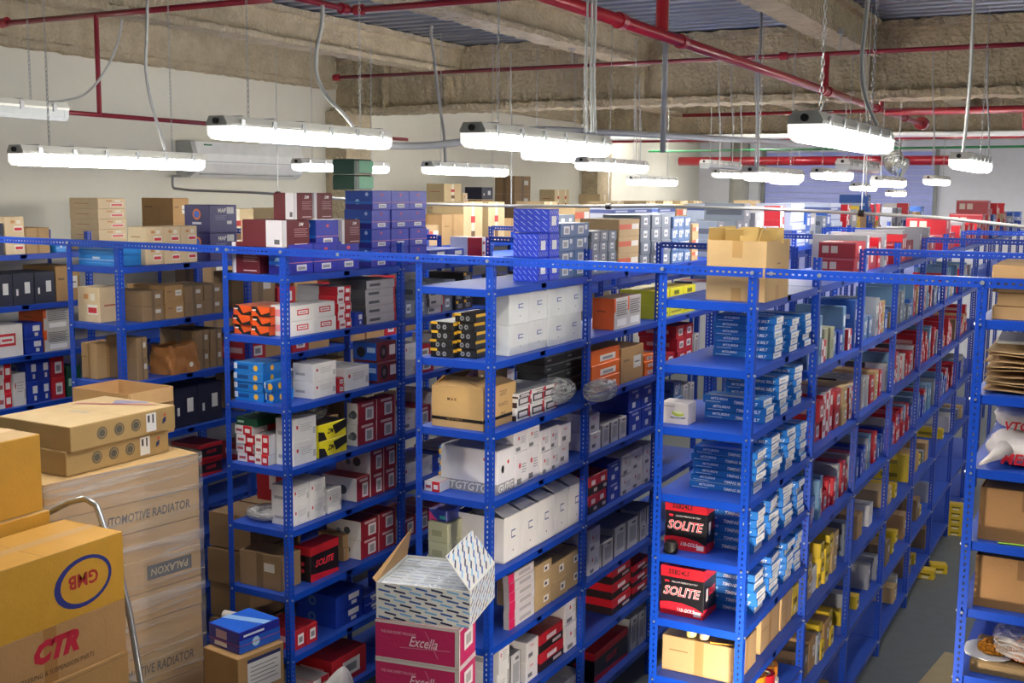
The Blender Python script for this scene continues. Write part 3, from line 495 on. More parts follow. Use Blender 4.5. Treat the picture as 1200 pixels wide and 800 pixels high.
# fifth
Ef('C', 5, 495, 523, 0, 1, 1, 'purplebox', .3, h=.07, lift=.24, y0=.1); Ef('C', 5, 500, 524, 0, 1, 2, 'greenish', .3, h=.119, y0=.08)
Lf('C', 5, 690, 712, 560, 2, 2, 'tolit', .3); Lf('C', 5, 713, 728, 545, 1, 2, 'blueletter', .3); Lf('C', 5, 729, 766, 535, 3, 2, 'whitered', .3)
# sixth
Lf('C', 6, 597, 627, 675, 1, 6, 'pinkflat', .3, xl=590); Lf('C', 6, 628, 647, 664, 1, 3, 'tanlab', .28); Lf('C', 6, 648, 682, 662, 2, 2, 'tanlab', .28)
Lf('C', 6, 640, 655, 620, 2, 1, 'whitered', .2, inset=.26, h=.3); Lf('C', 6, 690, 703, 622, 1, 2, 'whitered', .3); Lf('C', 6, 705, 719, 638, 1, 1, 'whitedark', .3); Lf('C', 6, 720, 748, 621, 2, 1, 'whitedark', .3); Lf('C', 6, 749, 766, 600, 2, 2, 'whitedark', .3)
# seventh
Lf('C', 7, 585, 597, 750, 1, 2, 'greywhite', .28); Lf('C', 7, 599, 612, 745, 1, 1, 'whitedark', .28, h=.24); Lf('C', 7, 633, 661, 722, 1, 2, 'tolit', .3, h=.12); Lf('C', 7, 663, 681, 704, 1, 2, 'whitered', .28)
Lf('C', 7, 617, 631, 735, 1, 2, 'whitetall', .28, h=.13)
Lf('C', 7, 718, 740, 668, 1, 3, 'tolit', .3); Lf('C', 7, 742, 762, 664, 1, 3, 'tolit', .3)
# eighth
Lf('C', 8, 612, 632, 745, 1, 2, 'labcarton', .3, h=.16); Lf('C', 8, 634, 655, 770, 1, 1, 'redwhite', .3, h=.14); Lf('C', 8, 656, 682, 760, 2, 1, 'whitetall', .3, h=.2)
Lf('C', 8, 698, 737, 765, 1, 1, 'dullsolite', .3, h=.22); Lf('C', 8, 739, 764, 740, 3, 1, 'whitedark', .3, h=.26)
for k in (2, 3, 4): fill('C', k, 3.6 if k == 2 else 2.7, 4.6 if k == 2 else 3.7, [('silver', .16, .12), ('redlab', .18, .1), ('whitedark', .12, .2)], .9)
# --- right row, near bay: piles of timing belt boxes
def belts(k, px, n, w=.17, d=.34, dx=0, lay0=0, tilt=.03, lift=0, side='', h=.033, inset=.03):
    X = -inset+dx; base = zs('D', k)+.0215+lift
    y0 = solve('Y', px, (X, 0, base), -.5, 3); y0 = min(max(y0, .05), LB-w-.05)
    for l in range(n):
        place_box('belt', w-.004, d, h, (X-d/2+random.uniform(-.01, .01), y0+w/2+random.uniform(-.004, .004), base+l*(h+.001)), pi/2+random.uniform(-tilt, tilt), lab('blue timing belt box with white end', 'D', k, y0, l+lay0, side), 'timing belt boxes on the right rack')
    return y0
belts(2, 906, 6, .15, .33, h=.036); belts(2, 925, 5, .16, .3, h=.036); belts(2, 941, 5, .14, .3, h=.036)
belts(3, 896, 3, .15, .33, h=.04); belts(3, 912, 5, .16, .3, h=.04, tilt=.08); belts(3, 930, 6, .15, .3, tilt=.06, h=.036); 
belts(4, 884, 6, .17, .34, h=.036); belts(4, 903, 6, .17, .3, h=.04, tilt=.06); belts(4, 921, 6, .16, .3, h=.038, tilt=.05); belts(4, 938, 6, .14, .3, h=.036)
belts(5, 884, 5, .15, .36, h=.044); belts(5, 900, 6, .17, .3, h=.036, tilt=.1); belts(5, 917, 6, .17, .3, h=.038, tilt=.08); belts(5, 935, 5, .14, .3, h=.04)
belts(6, 884, 5, .16, .36, h=.042); belts(6, 902, 6, .17, .3, h=.037, tilt=.05); belts(6, 919, 6, .16, .3, h=.038); belts(6, 936, 6, .13, .3, h=.038)
Ef('D', 5, 773, 826, 587, 1, 1, 'solite', .2, h=.262, jit=0, y0=.1, desc='black and red battery box, upper shelf of the pair')
Ef('D', 6, 770, 824, 661, 1, 1, 'solite', .2, h=.262, jit=0, y0=.08, desc='black and red battery box, lower shelf of the pair')
Lf('D', 3, 905, 957, 437, 1, 1, 'whitecube', .05, inset=.44, h=.17, desc='plain large white carton behind the belt boxes') if False else None
place_box('whitecube', .3, .2, .26, (-.3, 1.09, zs('D', 3)+.0215), 0, 'plain white carton standing behind the small juicer box, right rack, third shelf', 'boxes on the right rack')
# lower bays
Lf('D', 7, 893, 915, 755, 1, 1, 'carton', .3, h=.2, desc='long brown carton'); Lf('D', 7, 916, 929, 740, 1, 1, 'carton', .3, h=.2); Lf('D', 7, 930, 937, 700, 1, 1, 'yellow', .25, h=.17)
# --- right row, far bays
P_TOP = [('maroonbox', .3, .16), ('redbox', .1, .22), ('redbox', .08, .24), ('greybox', .08, .25), ('redwhite', .12, .12)]
P_UP = [('silver', .12, .16), ('redwhite', .1, .12), ('bluelight', .06, .3), ('redbox', .07, .26), ('greybox', .06, .28), ('bluewhite', .12, .16), ('slate', .12, .13), ('tanlab', .1, .12)]
P_RED = [('redlab', .14, .1), ('redwhite', .13, .11), ('redlab', .1, .14), ('tanlab', .12, .11), ('whitedark', .06, .22), ('bluelight', .05, .3), ('redbox', .08, .2)]
P_MIX = [('redbox', .07, .18), ('bluewhite', .07, .16), ('redlab', .1, .12), ('bluelight', .06, .25), ('greybox', .06, .24), ('blueletter', .09, .2)]
P_YEL = [('yellow', .11, .1), ('yellow', .1, .12), ('tanlab', .14, .14), ('greywhite', .14, .17), ('carton', .18, .18), ('slate', .1, .12)]
P_TAN = [('darkcarton', .2, .2), ('tanlab', .16, .14), ('labcarton', .18, .22), ('greybox', .08, .2), ('yellow', .1, .1)]
Lf('D', 1, 1002, 1014, 284, 1, 2, 'maroonbox', .42, xl=958, near=True)
fill('D', 1, 2*LB+.3, 8*LB, P_TOP, 1, .36, .38)
fill('D', 2, LB+.06, 2*LB, [('bluebrake', .14, .15), ('silver', .12, .15), ('redwhite', .12, .14), ('greenish', .1, .2), ('bluelight', .07, .3)], 1, near=True)
fill('D', 2, 2*LB, 7*LB, P_UP, .98)
fill('D', 3, LB+.06, 2*LB, [('redlab', .14, .13), ('tanlab', .16, .13), ('redlab', .17, .12), ('redwhite', .15, .14)], .95, .4, near=True)
fill('D', 3, 2*LB, 7*LB, P_RED, .92)
fill('D', 4, LB+.06, 2*LB, P_MIX, 1, near=True); fill('D', 4, 2*LB, 7*LB, P_MIX, .9)
fill('D', 5, LB+.06, 2*LB, P_YEL[:4], 1, .34, near=True); fill('D', 5, 2*LB, 7*LB, P_YEL, .5, .26)
fill('D', 6, LB+.06, 2*LB, P_TAN+P_YEL[:2], .95, .4, near=True); fill('D', 6, 2*LB, 6*LB, P_TAN, .42, .25)
fill('D', 7, LB+.06, 2*LB, P_TAN[:3], .3, near=True); fill('D', 7, 2*LB, 6*LB, P_TAN, .25, .16)
# --- tops of the far bays
Lf('Z', 1, 521, 541, 215, 1, 3, 'tantall', .3, xl=500, near=True); Lf('Z', 1, 543, 549, 226, 1, 3, 'tanred', .4, near=True); Lf('Z', 1, 565, 578, 240, 1, 1, 'carton', .4, xl=548, near=True, h=.42)
Lf('Z', 1, 565, 578, 222, 1, 1, 'navybox', .4, lift=.425, h=.16, xl=545, desc='black case on a brown carton'); Lf('Z', 1, 603, 622, 206, 1, 3, 'darkcarton', .3, xl=580, near=True); Lf('Z', 1, 650, 667, 222, 2, 2, 'tantall', .3, xl=632, near=True)
_zy = solve('Y', 669, (ROW['Z']-.05, 0, zs('Z', 1)), 4, 25)
fill('Z', 1, 2.9, 5.4, [('tantall', .42, .4), ('carton', .4, .3)], .5, .3, .4); fill('Z', 1, _zy, 14.5, [('tantall', .42, .5), ('carton', .4, .3), ('tanred', .35, .34), ('carton', .5, .36), ('labcarton', .4, .3)], .97, .62, .37)
fill('A', 1, 3.8, 14.5, [('carton', .4, .3), ('tantall', .35, .42), ('tanorange', .3, .2), ('carton', .3, .24), ('navybox', .35, .14)], .93, .42, .37)
fill('B', 1, 3.6, 14.5, [('carton', .36, .26), ('tanorange', .3, .2), ('silverwide', .5, .2), ('slate', .2, .16)], .85, .5, .37)
Lf('B', 1, 503, 545, 288, 2, 1, 'bluebrake', .35, h=.09, desc='flat navy parts box'); Lf('B', 1, 566, 574, 280, 1, 2, 'redwhite', .3, h=.08)
fill('C', 1, 3.9, 14.5, [('silverwide', .5, .22), ('carton', .36, .28), ('slate', .2, .15), ('redwhite', .15, .14), ('bluewhite', .2, .18), ('yellow', .15, .2), ('greybox', .3, .36)], .9, .55, .37)
# beyond the right row's tenth bay
fill('D', 1, 8*LB, 14.5, P_TOP+[('carton', .4, .3), ('bluewhite', .3, .3), ('silverwide', .4, .22)], .95, .5, .37)
# ================================================================== special goods on the shelves
def open_carton(name, w, d, h, loc, rz, label, group=None, col='#c39a66', flaps=((1, 0, 70, 1), (-1, 0, 60, 1), (0, 1, 50, 1), (0, -1, 60, 1)), t=.005, cat='carton', decs=(), flaplen=None, inner=None):
    """hollow carton; each flap (side x, side y, angle outward from upright, scale) is a part hinged on its edge"""
    r = thing(name, label, cat, loc, rz, group); m = paint(col, .8, bump=.1); mb = MB()
    mb.box((-w/2, -d/2, 0), (w/2, d/2, t), m)
    for a, b in (((-w/2, -d/2, t), (-w/2+t, d/2, h)), ((w/2-t, -d/2, t), (w/2, d/2, h)), ((-w/2+t, -d/2, t), (w/2-t, -d/2+t, h)), ((-w/2+t, d/2-t, t), (w/2-t, d/2, h))): mb.box(a, b, m)
    for i, (faces, part, *it) in enumerate(decs):
        for fc in faces: decal(mb, frame(fc, w, d, h), it, .0006+.0003*i)
    put(mb.mesh('body'), 'body', parent=r)
    for sx, sy, ang, sc in flaps:
        f = MB(); fl = (flaplen or (d/2 if sy else min(w, d)/2))*sc; a = radians(ang); L = d if sx else w
        dirv = Vector((sx*sin(a), sy*sin(a), cos(a))); o = Vector((sx*(w/2-t/2), sy*(d/2-t/2), h)); s_ = Vector((0, 1, 0)) if sx else Vector((1, 0, 0)); n = dirv.cross(s_)*(t*.45)
        e = .012; p = [o - s_*(L/2-e), o + s_*(L/2-e), o + s_*(L/2-e*2) + dirv*fl, o - s_*(L/2-e*2) + dirv*fl]
        A = [q+n for q in p]; B = [q-n for q in p]
        f.poly(A, m); f.poly(B[::-1], m)
        for i in range(4): f.poly([A[i], B[i], B[(i+1) % 4], A[(i+1) % 4]], m)
        put(f.mesh('flap'), 'flap', parent=r)
    return r
def sack(name, label, cat, loc, size, mat, seed, n=26, group=None, crease=.16, neck=None, marks=None, rz=0, parts=None):
    """crumpled plastic bag lying down: a squashed ball with sharp folds"""
    rnd = random.Random(seed); mb = MB(); ph = [(rnd.uniform(2, 7), rnd.uniform(2, 7), rnd.uniform(0, 6), rnd.uniform(0, 6)) for _ in range(6)]
    base = 0; sx, sy, sz = size; mi = mb.mi(mat); rows = n
    for i in range(rows+1):
        th = pi*i/rows
        for k in range(2*n):
            p = 2*pi*k/(2*n); r = 1
            for a, b, c, e in ph: r += crease/3*abs(sin(a*p/1.0+c+1.5*sin(b*th)))*sin(th)*(.5+.5*sin(b*th+e))
            x, y, z = sin(th)*cos(p), sin(th)*sin(p), cos(th)
            q = .55; x = math.copysign(abs(x)**.8, x); y = math.copysign(abs(y)**.8, y); z = math.copysign(abs(z)**.75, z)
            mb.v.append((x*r*sx/2, y*r*sy/2, max(0, sz/2+z*sz/2)))
    for i in range(rows):
        for k in range(2*n): mb.f.append((i*2*n+k, (i+1)*2*n+k, (i+1)*2*n+(k+1) % (2*n), i*2*n+(k+1) % (2*n))); mb.m.append(mi)
    if neck:
        tip = Vector(neck); b0 = Vector((neck[0]*.55, neck[1]*.55, sz*.55)); pts = [b0 + (tip-b0)*t_ for t_ in (0, .35, .6, 1)]
        mb.tube(pts, [sz*.3, sz*.17, sz*.11, sz*.03], mat, 10)
    r = thing(name, label, cat, loc, rz, group); put(mb.mesh('bag_body', True), 'bag_body', parent=r); return r
def onshelf(row, k, off=.0215, far=False): return zs(row, k, 9 if far else 0)+off
# big carton full of flat pieces, on top of the right row
z0 = onshelf('D', 1); wl = solve('X', 827, (0, .10, z0), -2, 1); wr = solve('X', 896, (0, .10, z0), -2, 1); hh = solve('Z', 281, (wl, .10, 0), z0, z0+1, 1)-z0
bw = wr-wl
big = open_carton('carton', bw, .42, hh, ((wl+wr)/2, .10+.21, z0), 0, 'large brown carton crammed with flat card pieces on top of the right rack', col='#c2a270', flaps=(), decs=[('F', 'tape', 'q', .43, .72, .6, 1, '#b08a50'), ('F', 'tape', 'q', .43, 0, .6, .22, '#b08a50'), ('R', 'tape', 'q', .42, .0, .58, .25, '#b08a50'), ('R', '', 'q', .45, .6, .6, .62, '#77552c')])
f = MB(); f.box((-bw/2+.01, -.20, hh-.03), (bw/2-.01, .20, hh-.02), paint('#b98f55', .8)); put(f.mesh('packed_contents'), 'packed_contents', parent=big)
for i, (x, y, rz, lean) in enumerate([(-.13, -.13, .5, .4), (-.1, -.02, .8, -.3), (-.04, -.13, .3, .5), (.03, -.04, 1.2, .4), (.04, -.14, .4, -.3), (.11, -.11, .9, .5), (-.02, .1, .2, .4), (.12, .03, .3, -.4)]):
    f = MB(); M = Matrix.Rotation(rz, 4, 'Z') @ Matrix.Rotation(lean, 4, 'X'); f.box((-.045, -.004, 0), (.045, .004, .085), paint('#cfae68', .7), T=M)
    o = put(f.mesh('card_sleeve'), 'card_sleeve', (big.location.x+x, big.location.y+y, z0+hh-.018)); tag(o, 'folded card sleeve sticking out of the big carton, %s from its left' % ORD[i+1], 'card', 'card sleeves in the big carton')
# juicer box
z0 = onshelf('D', 3); a = solve('X', 774, (0, .09, z0), -2, 1); b = solve('X', 806, (0, .09, z0), -2, 1)
hb = solve('Z', 470, (a, .09, 0), z0, z0+1, 1)-z0; mb = MB(); mb.box((-(b-a)/2, -.06, 0), ((b-a)/2, .06, hb), paint('#d8cfc8', .5), bev=.003)
fr = frame('F', b-a, .12, hb); decal(mb, fr, ('o', .62, .42, .3, .17, 0, '#e8e8e6', -.1), .0006); decal(mb, fr, ('o', .62, .5, .3, .13, 0, '#c2cc3a', -.1), .0009); decal(mb, fr, ('o', .62, .56, .24, .07, 0, '#dfe4b0', -.1), .0012); decal(mb, fr, ('q', .36, .28, .9, .33, '#55504c'), .0006); decal(mb, fr, ('q', .06, .8, .5, .84, '#9b9088'), .0006)
tag(put(mb.mesh('product_box'), 'product_box', ((a+b)/2, .09+.06, z0)), 'small pale box printed with a white and green food container, right rack', 'box')
# black cap in front of the upper battery box
z0 = onshelf('D', 5); cx = solve('X', 786, (0, .05, z0), -2, 1); mb = MB(); mb.lathe([(.034, 0), (.036, .005), (.031, .055), (.028, .06), (0.001, .06)], (0, 0, 0), M_BLACK, 20)
for k in range(20): mb.box((.0335, -.0015, .006), (.0365, .0015, .045), M_BLACK, T=Matrix.Rotation(2*pi*k/20, 4, 'Z'))
tag(put(mb.mesh('ribbed_stopper'), 'ribbed_stopper', (cx, .052, z0)), 'black ribbed plastic cap in front of the upper battery box', 'stopper')
# carton bit on the lower belt pile
z0 = onshelf('D', 6, .0215); open_carton('card_piece', .1, .08, .07, (-.12, .60, onshelf('D', 6)), .5, 'torn piece of brown carton behind the lower belt boxes, right rack', flaps=((0, -1, 40, 1),), cat='card')
belt0 = [(5, -.36, .055), (6, -.36, .055)]
for k, n in ((3, 3), (4, 4), (5, 5), (6, 4)):      # belt boxes seen end-on at the near end, printed sides forward
    z0 = onshelf('D', k); 
    for l in range(n):
        me_k = 'belt'
# carton with jars (seventh shelf)
z0 = onshelf('D', 7); a = solve('X', 774, (0, .1, z0), -2, 1); b = solve('X', 864, (0, .1, z0), -2, 1); hc = .19
place_box('carton', b-a-.01, .34, hc, ((a+b)/2, .1+.17, z0), 0, 'wide plain brown carton carrying two jars, right rack, seventh shelf', 'boxes on the right rack')
zt = z0+hc+.0012
def jar(px, lid, body, label, r=.027, h=.07):
    x = solve('X', px, (0, .14, zt), -2, 1); o = thing('jar', label, 'jar', (x, .145, zt)); mb = MB(); mb.lathe([(r*.9, 0), (r, .006), (r, h*.75), (r*.85, h*.8)], (0, 0, 0), paint(body, .3), 18)
    put(mb.mesh('jar_body', True), 'jar_body', parent=o); mb = MB(); mb.lathe([(r*.98, h*.76), (r*.98, h), (.001, h)], (0, 0, 0), paint(lid, .4), 18); put(mb.mesh('lid'), 'lid', parent=o)
jar(810, '#f1efe6', '#e6dc8a', 'small jar with white lid and yellow label on the wide carton'); jar(825, '#2b2622', '#c9b89a', 'small jar with dark lid on the wide carton')
x = solve('X', 845, (0, .13, zt), -2, 1); mb = MB(); mb.box((-.06, -.035, 0), (.06, .035, .006), paint('#e8a028', .5), T=Matrix.Rotation(.2, 4, 'Z')); mb.box((-.03, -.02, .0061), (.03, .02, .007), paint('#c47a18', .5), T=Matrix.Rotation(.2, 4, 'Z'))
tag(put(mb.mesh('packet'), 'packet', (x, .15, zt)), 'flat orange packet lying on the wide brown carton', 'packet')
# rolls of printed tape on the eighth shelf
z0 = onshelf('D', 8); cols = ['#e08a1c', '#e6e2dc', '#c8202c']
for i in range(13):
    y = .32+.135*(i % 5)+.05*(i//5 % 2); lv = i//5; x = -.1-.02*(i % 2)
    o = thing('tape_roll', 'roll of printed tape lying in the heap, %s layer, %s from the near end' % (ORD[lv+1], ORD[i % 5+1]), 'roll', (x, y, z0+.062*lv), 0, 'tape rolls on the right rack'); c = cols[i % 3]
    mb = MB(); mb.lathe([(.036, 0), (.06, 0), (.06, .058), (.036, .058), (.036, .0)], (0, 0, 0), paint(c, .35), 22); put(mb.mesh('tape'), 'tape', parent=o)
    mb = MB(); mb.lathe([(.030, 0), (.0358, 0), (.0358, .0585), (.030, .0585), (.030, 0)], (0, 0, 0), paint('#d8c8a8', .7), 22); put(mb.mesh('core'), 'core', parent=o)
# white box with glossy face near the yellow ones: two open white cartons hanging over the edge
zz = onshelf('D', 5, .0215, True)
# open white cartons of the middle row, fifth shelf
z0 = onshelf('C', 5); X = ROW['C']-.05; y0 = solve('Y', 590, (X, 0, z0), 0, 3); y1 = solve('Y', 683, (X, 0, z0), 0, 3); n = 5; w = (y1-y0)/n; h = .27
for c in range(n):
    open_carton('carton', w-.006, .34, h, (X-.17, y0+(c+.5)*w, z0), pi/2, 'open white carton with small blue emblem, middle rack, fifth shelf, %s from near end' % ORD[c+1], 'open white cartons on the middle rack', '#e4e1dc',
                flaps=((0, -1, -70+random.uniform(-12, 8), .55), (0, 1, -60, .6), (1, 0, -70, .35)), decs=[('F', '', 'q', .42, .5, .45, .68, '#4c5a88'), ('F', '', 'q', .42, .65, .66, .68, '#4c5a88'), ('F', '', 'q', .42, .5, .66, .53, '#4c5a88'), ('F', '', 'q', .5, .2, .54, .24, '#444'+'444')])
# open carton with black tape band, middle row third shelf
z0 = onshelf('C', 3); a = solve('X', 506, (0, .06, z0), -3, 0); b = solve('X', 566, (0, .06, z0), -3, 0); b = min(b, ROW['C']-.05); Xc = (a+b)/2
yb = solve('Y', 604, (b, 0, z0), 0, 3)
oc = open_carton('carton', b-a, yb-.06, .235, (Xc, (.06+yb)/2, z0), 0, 'open tan carton with a black band, full of plastic film, middle rack', col='#c9a36a', flaps=((0, -1, -60, .5), (1, 0, -75, .6), (-1, 0, -50, .5)),
    decs=[('FR', '', 'q', 0, .17, 1, .25, '#17130f'), ('F', '', 't', 'MOTO PARTS', .45, .21, .05, .4, '#b08c58', 0), ('F', '', 't', 'M A X', .4, .7, .07, .18, '#3c2c18', 0, 0, .02), ('R', '', 't', '2327', .6, .8, .12, .5, '#3a2c1c', 0), ('R', '', 't', 'KUATO', .6, .52, .09, .5, '#3a2c1c', 0), ('R', '', 't', 'M.K', .6, .28, .1, .4, '#17130f', 0)])
sack('film_wad', 'crumpled clear film stuffed in the open tan carton', 'plastic film', (Xc, (.06+yb)/2, z0+.11), ((b-a)*.66, (yb-.06)*.66, .1), film(.5, '#cfd4d4', 12), 3, 14)
# crumpled bags
sack('plastic_bag', 'clear crumpled plastic bag hanging over the edge of the middle rack', 'plastic bag', (ROW['C']-.13, LB-.02-.22, onshelf('C', 3)+.0), (.22, .34, .17), film(.55, '#c9cdca', 14), 5, 20)
sack('plastic_bag', 'clear crumpled plastic bag past the middle rack post, beside the orange boxes', 'plastic bag', (ROW['C']+.085, LB+.02, onshelf('C', 3)+.002), (.16, .3, .14), film(.55, '#c9cdca', 14), 6, 20)
sack('plastic_bag', 'grey translucent bag above the yellow and black boxes, left rack', 'plastic bag', (ROW['B']-.22, .42, onshelf('B', 4)+.23), (.24, .32, .1), film(.45, '#9a9f98', 14), 8, 18)
sack('plastic_bag', 'crumpled clear bag on the fifth shelf at the left rack end', 'plastic bag', (ROW['B']-.33, .17, onshelf('B', 5)), (.22, .2, .09), film(.6, '#d4d6d6', 14), 9, 18)
z0 = onshelf('A', 3); Xa = ROW['A']-.14; ya = solve('Y', 186, (Xa, 0, z0), -.5, 3); yb = solve('Y', 223, (Xa, 0, z0), -.5, 3)
mb = MB(); w, h = yb-ya, .2; m = paint('#a8703c', .7, bump=.3, bs=20); rnd = random.Random(4); G = 12
def sheet(f, nu, nv, m):
    b = len(mb.v)
    for i in range(nu+1):
        for j in range(nv+1): mb.v.append(tuple(f(i/nu, j/nv)))
    for i in range(nu):
        for j in range(nv): mb.f.append((b+i*(nv+1)+j, b+(i+1)*(nv+1)+j, b+(i+1)*(nv+1)+j+1, b+i*(nv+1)+j+1)); mb.m.append(mb.mi(m))
def ring(u, v):
    a = 2*pi*u; c, s = cos(a), sin(a); q = lambda t: math.copysign(abs(t)**.35, t); r = 1+.05*sin(7*a+9*v)+.04*sin(13*a-11*v); t = 1-.12*v
    return (q(c)*.12*r*t, q(s)*w/2*r*t, h*v*(1+.06*sin(5*a)))
sheet(ring, 40, 10, m); mb.poly([ring(i/40, .93) for i in range(40)], m)
pb = thing('paper_bag', 'crumpled brown paper bag on the third shelf of the far-left rack', 'bag', (Xa, (ya+yb)/2, z0)); put(mb.mesh('bag_body', True), 'bag_body', parent=pb)
mb = MB(); mb.lathe([(.018, -.002), (.018, .002), (.001, .002)], (0, 0, 0), paint('#e8e2d8'), 14); s_ = put(mb.mesh('sticker'), 'sticker', (.135, .03, .06), parent=pb); s_.rotation_euler = (0, pi/2, 0)
# green film-wrapped packs on the royal blue block
Xg = ROW['B']-.2; zt = onshelf('B', 1); yy = solve('Y', 470, (ROW['B']-.05, 0, zt), 0, 4); topz = zt + (solve('Z', 223, (ROW['B']-.05, solve('Y', 437, (ROW['B']-.05, 0, zt), -.5, 25), 0), zt+.01, zt+1.5, 1)-zt)+.002
p0 = thing('wrapped_pack', 'dark green film-wrapped packs standing on the royal blue cartons', 'pack', (Xg, yy-.36, topz-.0))
for l in range(2):
    mb = MB(); mb.box((-.1, -.1, .105*l), (.1, .1, .105*l+.1), paint('#0e4636', .3), bev=.012); mb.box((.101, -.06, .105*l+.01), (.1015, .1, .105*l+.09), paint('#2ba06c', .3)); put(mb.mesh('pack'), 'pack', parent=p0)
mb = MB(); mb.box((-.104, -.104, .0), (.104, .104, .212), film(.06, '#cfe8dc', 7, (1, 1, 5), .5, .8), bev=.012); put(mb.mesh('film'), 'film', parent=p0)
# --- right edge rack
z0 = onshelf('E', 1)
for i in range(4):
    mb = MB(); m = paint('#c29a68', .8, bump=.1); mb.box((-.2, -.3, 0), (.2, .3, .058), m, bev=.004); mb.box((-.2, -.02, .0582), (.2, .02, .059), paint('#a88050'))
    tag(put(mb.mesh('flat_carton'), 'flat_carton', (1.25-.02*(i > 1)+.01*(i % 2), .36, z0+.06*i), .03*(i % 3)), 'flat brown carton in the pile on the rightmost rack top, %s from the bottom' % ORD[i+1], 'carton', 'flat cartons on the rightmost rack')
z0 = onshelf('E', 2)
for i in range(9):
    mb = MB(); m = paint(['#b89468', '#a98556', '#c8a878'][i % 3], .8, bump=.1); sheet((lambda i: lambda u, v: ((u-.5)*.42, (v-.5)*.6, .003*sin(9*u+i)+.006*sin(5*v+i*2)))(i), 14, 10, m)
    sh = lambda dz: [(x, y, z+dz) for x, y, z in list(mb.v)]
    nv = len(mb.v); top = sh(.005); fs = list(mb.f); mb.v += top; 
    for f_ in fs: mb.f.append(tuple(nv+k for k in f_[::-1])); mb.m.append(0)
    rim = [j for j in range(11)]; 
    for u in range(14):
        for j in (0, 10): a_, b_ = u*11+j, (u+1)*11+j; mb.f.append((a_, b_, b_+nv, a_+nv)); mb.m.append(0)
    for v in range(10):
        for u in (0, 14): a_, b_ = u*11+v, u*11+v+1; mb.f.append((a_, b_, b_+nv, a_+nv)); mb.m.append(0)
    tag(put(mb.mesh('cardboard_sheet'), 'cardboard_sheet', (1.245+.004*(i % 2), .37, z0+.01+.022*i), .012*((i*5) % 3-1)), 'loose cardboard sheet in the stack on the rightmost rack, %s from the bottom' % ORD[i+1], 'cardboard', 'cardboard sheets on the rightmost rack')
mb = MB(); mb.box((-.19, -.2, 0), (.19, .2, .012), paint('#d9d2c4', .7), bev=.003); tag(put(mb.mesh('paper_sheet_pack'), 'paper_sheet_pack', (1.25, .33, z0+.22), .05), 'pale paper pack on top of the cardboard sheets, rightmost rack', 'paper')
z0 = onshelf('E', 3); mw = film(.98, '#e6e0da', 6, (1, 1, 1)); mw = paint('#ded6d0', .35, bump=.5, bs=12)
s1 = sack('plastic_sack', 'white plastic sack with red lettering, upper one on the rightmost rack', 'sack', (1.26, .28, z0+.152), (.36, .3, .11), mw, 11, 30, neck=(-.16, -.1, .06), crease=.12)
s2 = sack('plastic_sack', 'white plastic sack with red lettering, lower one bulging out of the rightmost rack', 'sack', (1.25, .25, z0), (.38, .36, .15), mw, 12, 30, neck=(-.2, -.29, .03), crease=.12)
for s_, st, (x, y, z), hgt in ((s1, 'VTG', (-.08, -.163, .035), .04), (s2, 'MER', (-.06, -.2, .05), .05)):
    mb = MB(); vs, fs, tw, th = text_geo(st, .2, .03); k = hgt/th; mb.v = [((vx-tw/2)*k, 0, (vy-th/2)*k) for vx, vy in vs]; mb.f = list(fs); mb.m = [mb.mi(paint('#d02030'))]*len(fs); put(mb.mesh('red_lettering'), 'red_lettering', (x, y, z), .1, s_)
for k, nm in ((4, 'fourth'), (5, 'fifth')):
    z0 = onshelf('E', k); open_carton('carton', .42, .36, .24, (1.26, .24, z0), 0, 'half-open brown carton on the %s shelf of the rightmost rack' % nm, 'half-open cartons on the rightmost rack', '#9c7448', flaps=((0, 1, -70, 1), (0, -1, -80, .98)), decs=[('F', 'tape', 'q', .42, .62, .6, 1, '#7d5a34')])
z0 = onshelf('E', 4, .0215); mb = MB(); mb.tube([(-.06, 0, .004), (.08, .0, .004)], .004, paint('#9bd03a'), 8); mb.tube([(.08, 0, .004), (.095, 0, .004)], [.004, .001], M_WHITEPL, 8); tag(put(mb.mesh('marker_pen'), 'marker_pen', (1.2, .03, z0), .1), 'green and white pen on the shelf edge of the rightmost rack', 'pen')
z0 = onshelf('E', 6)
mb = MB(); mb.box((-.2, -.18, 0), (.2, .18, .06), paint('#8c7450', .9, bump=.2), bev=.01); tag(put(mb.mesh('folded_cardboard'), 'folded_cardboard', (1.25, .25, z0)), 'folded cardboard under the clear bags, rightmost rack', 'cardboard')
def granules(cx, cy, cz, rx, ry, rz_, n, col, seed, label, name='orange_clips', cat='clips'):
    rnd = random.Random(seed); mb = MB(); m = paint(col, .45)
    for i in range(n):
        a, r = rnd.uniform(0, 2*pi), rnd.random()**.5; x, y = rx*r*cos(a), ry*r*sin(a); z = rz_*(1-r*r)*rnd.random()
        M = Matrix.Translation((x, y, z+.008)) @ Matrix.Rotation(rnd.uniform(0, 6), 4, 'Z') @ Matrix.Rotation(rnd.uniform(0, 6), 4, 'X'); s = rnd.uniform(.006, .011); mb.box((-s, -s*.5, -s*.5), (s, s*.5, s*.5), m, T=M)
    tag(put(mb.mesh(name), name, (cx, cy, cz)), label, cat, None, 'stuff')
granules(1.14, .2, z0+.075, .07, .08, .05, 420, '#c98418', 3, 'loose heap of orange plastic clips spilling from the white bag')
granules(1.3, .2, z0+.068, .12, .1, .09, 700, '#b8662a', 4, 'orange-brown clips packed inside the clear bag, rightmost rack')
sack('plastic_bag', 'white open bag under the orange clips on the rightmost rack', 'plastic bag', (1.12, .2, z0+.062), (.2, .24, .012), paint('#e2e0dc', .3, bump=.4, bs=12), 21, 14)
sack('plastic_bag', 'clear bag full of orange-brown clips on the rightmost rack', 'plastic bag', (1.3, .2, z0+.062), (.3, .26, .17), film(.3, '#e0dcd8', 10), 22, 20)
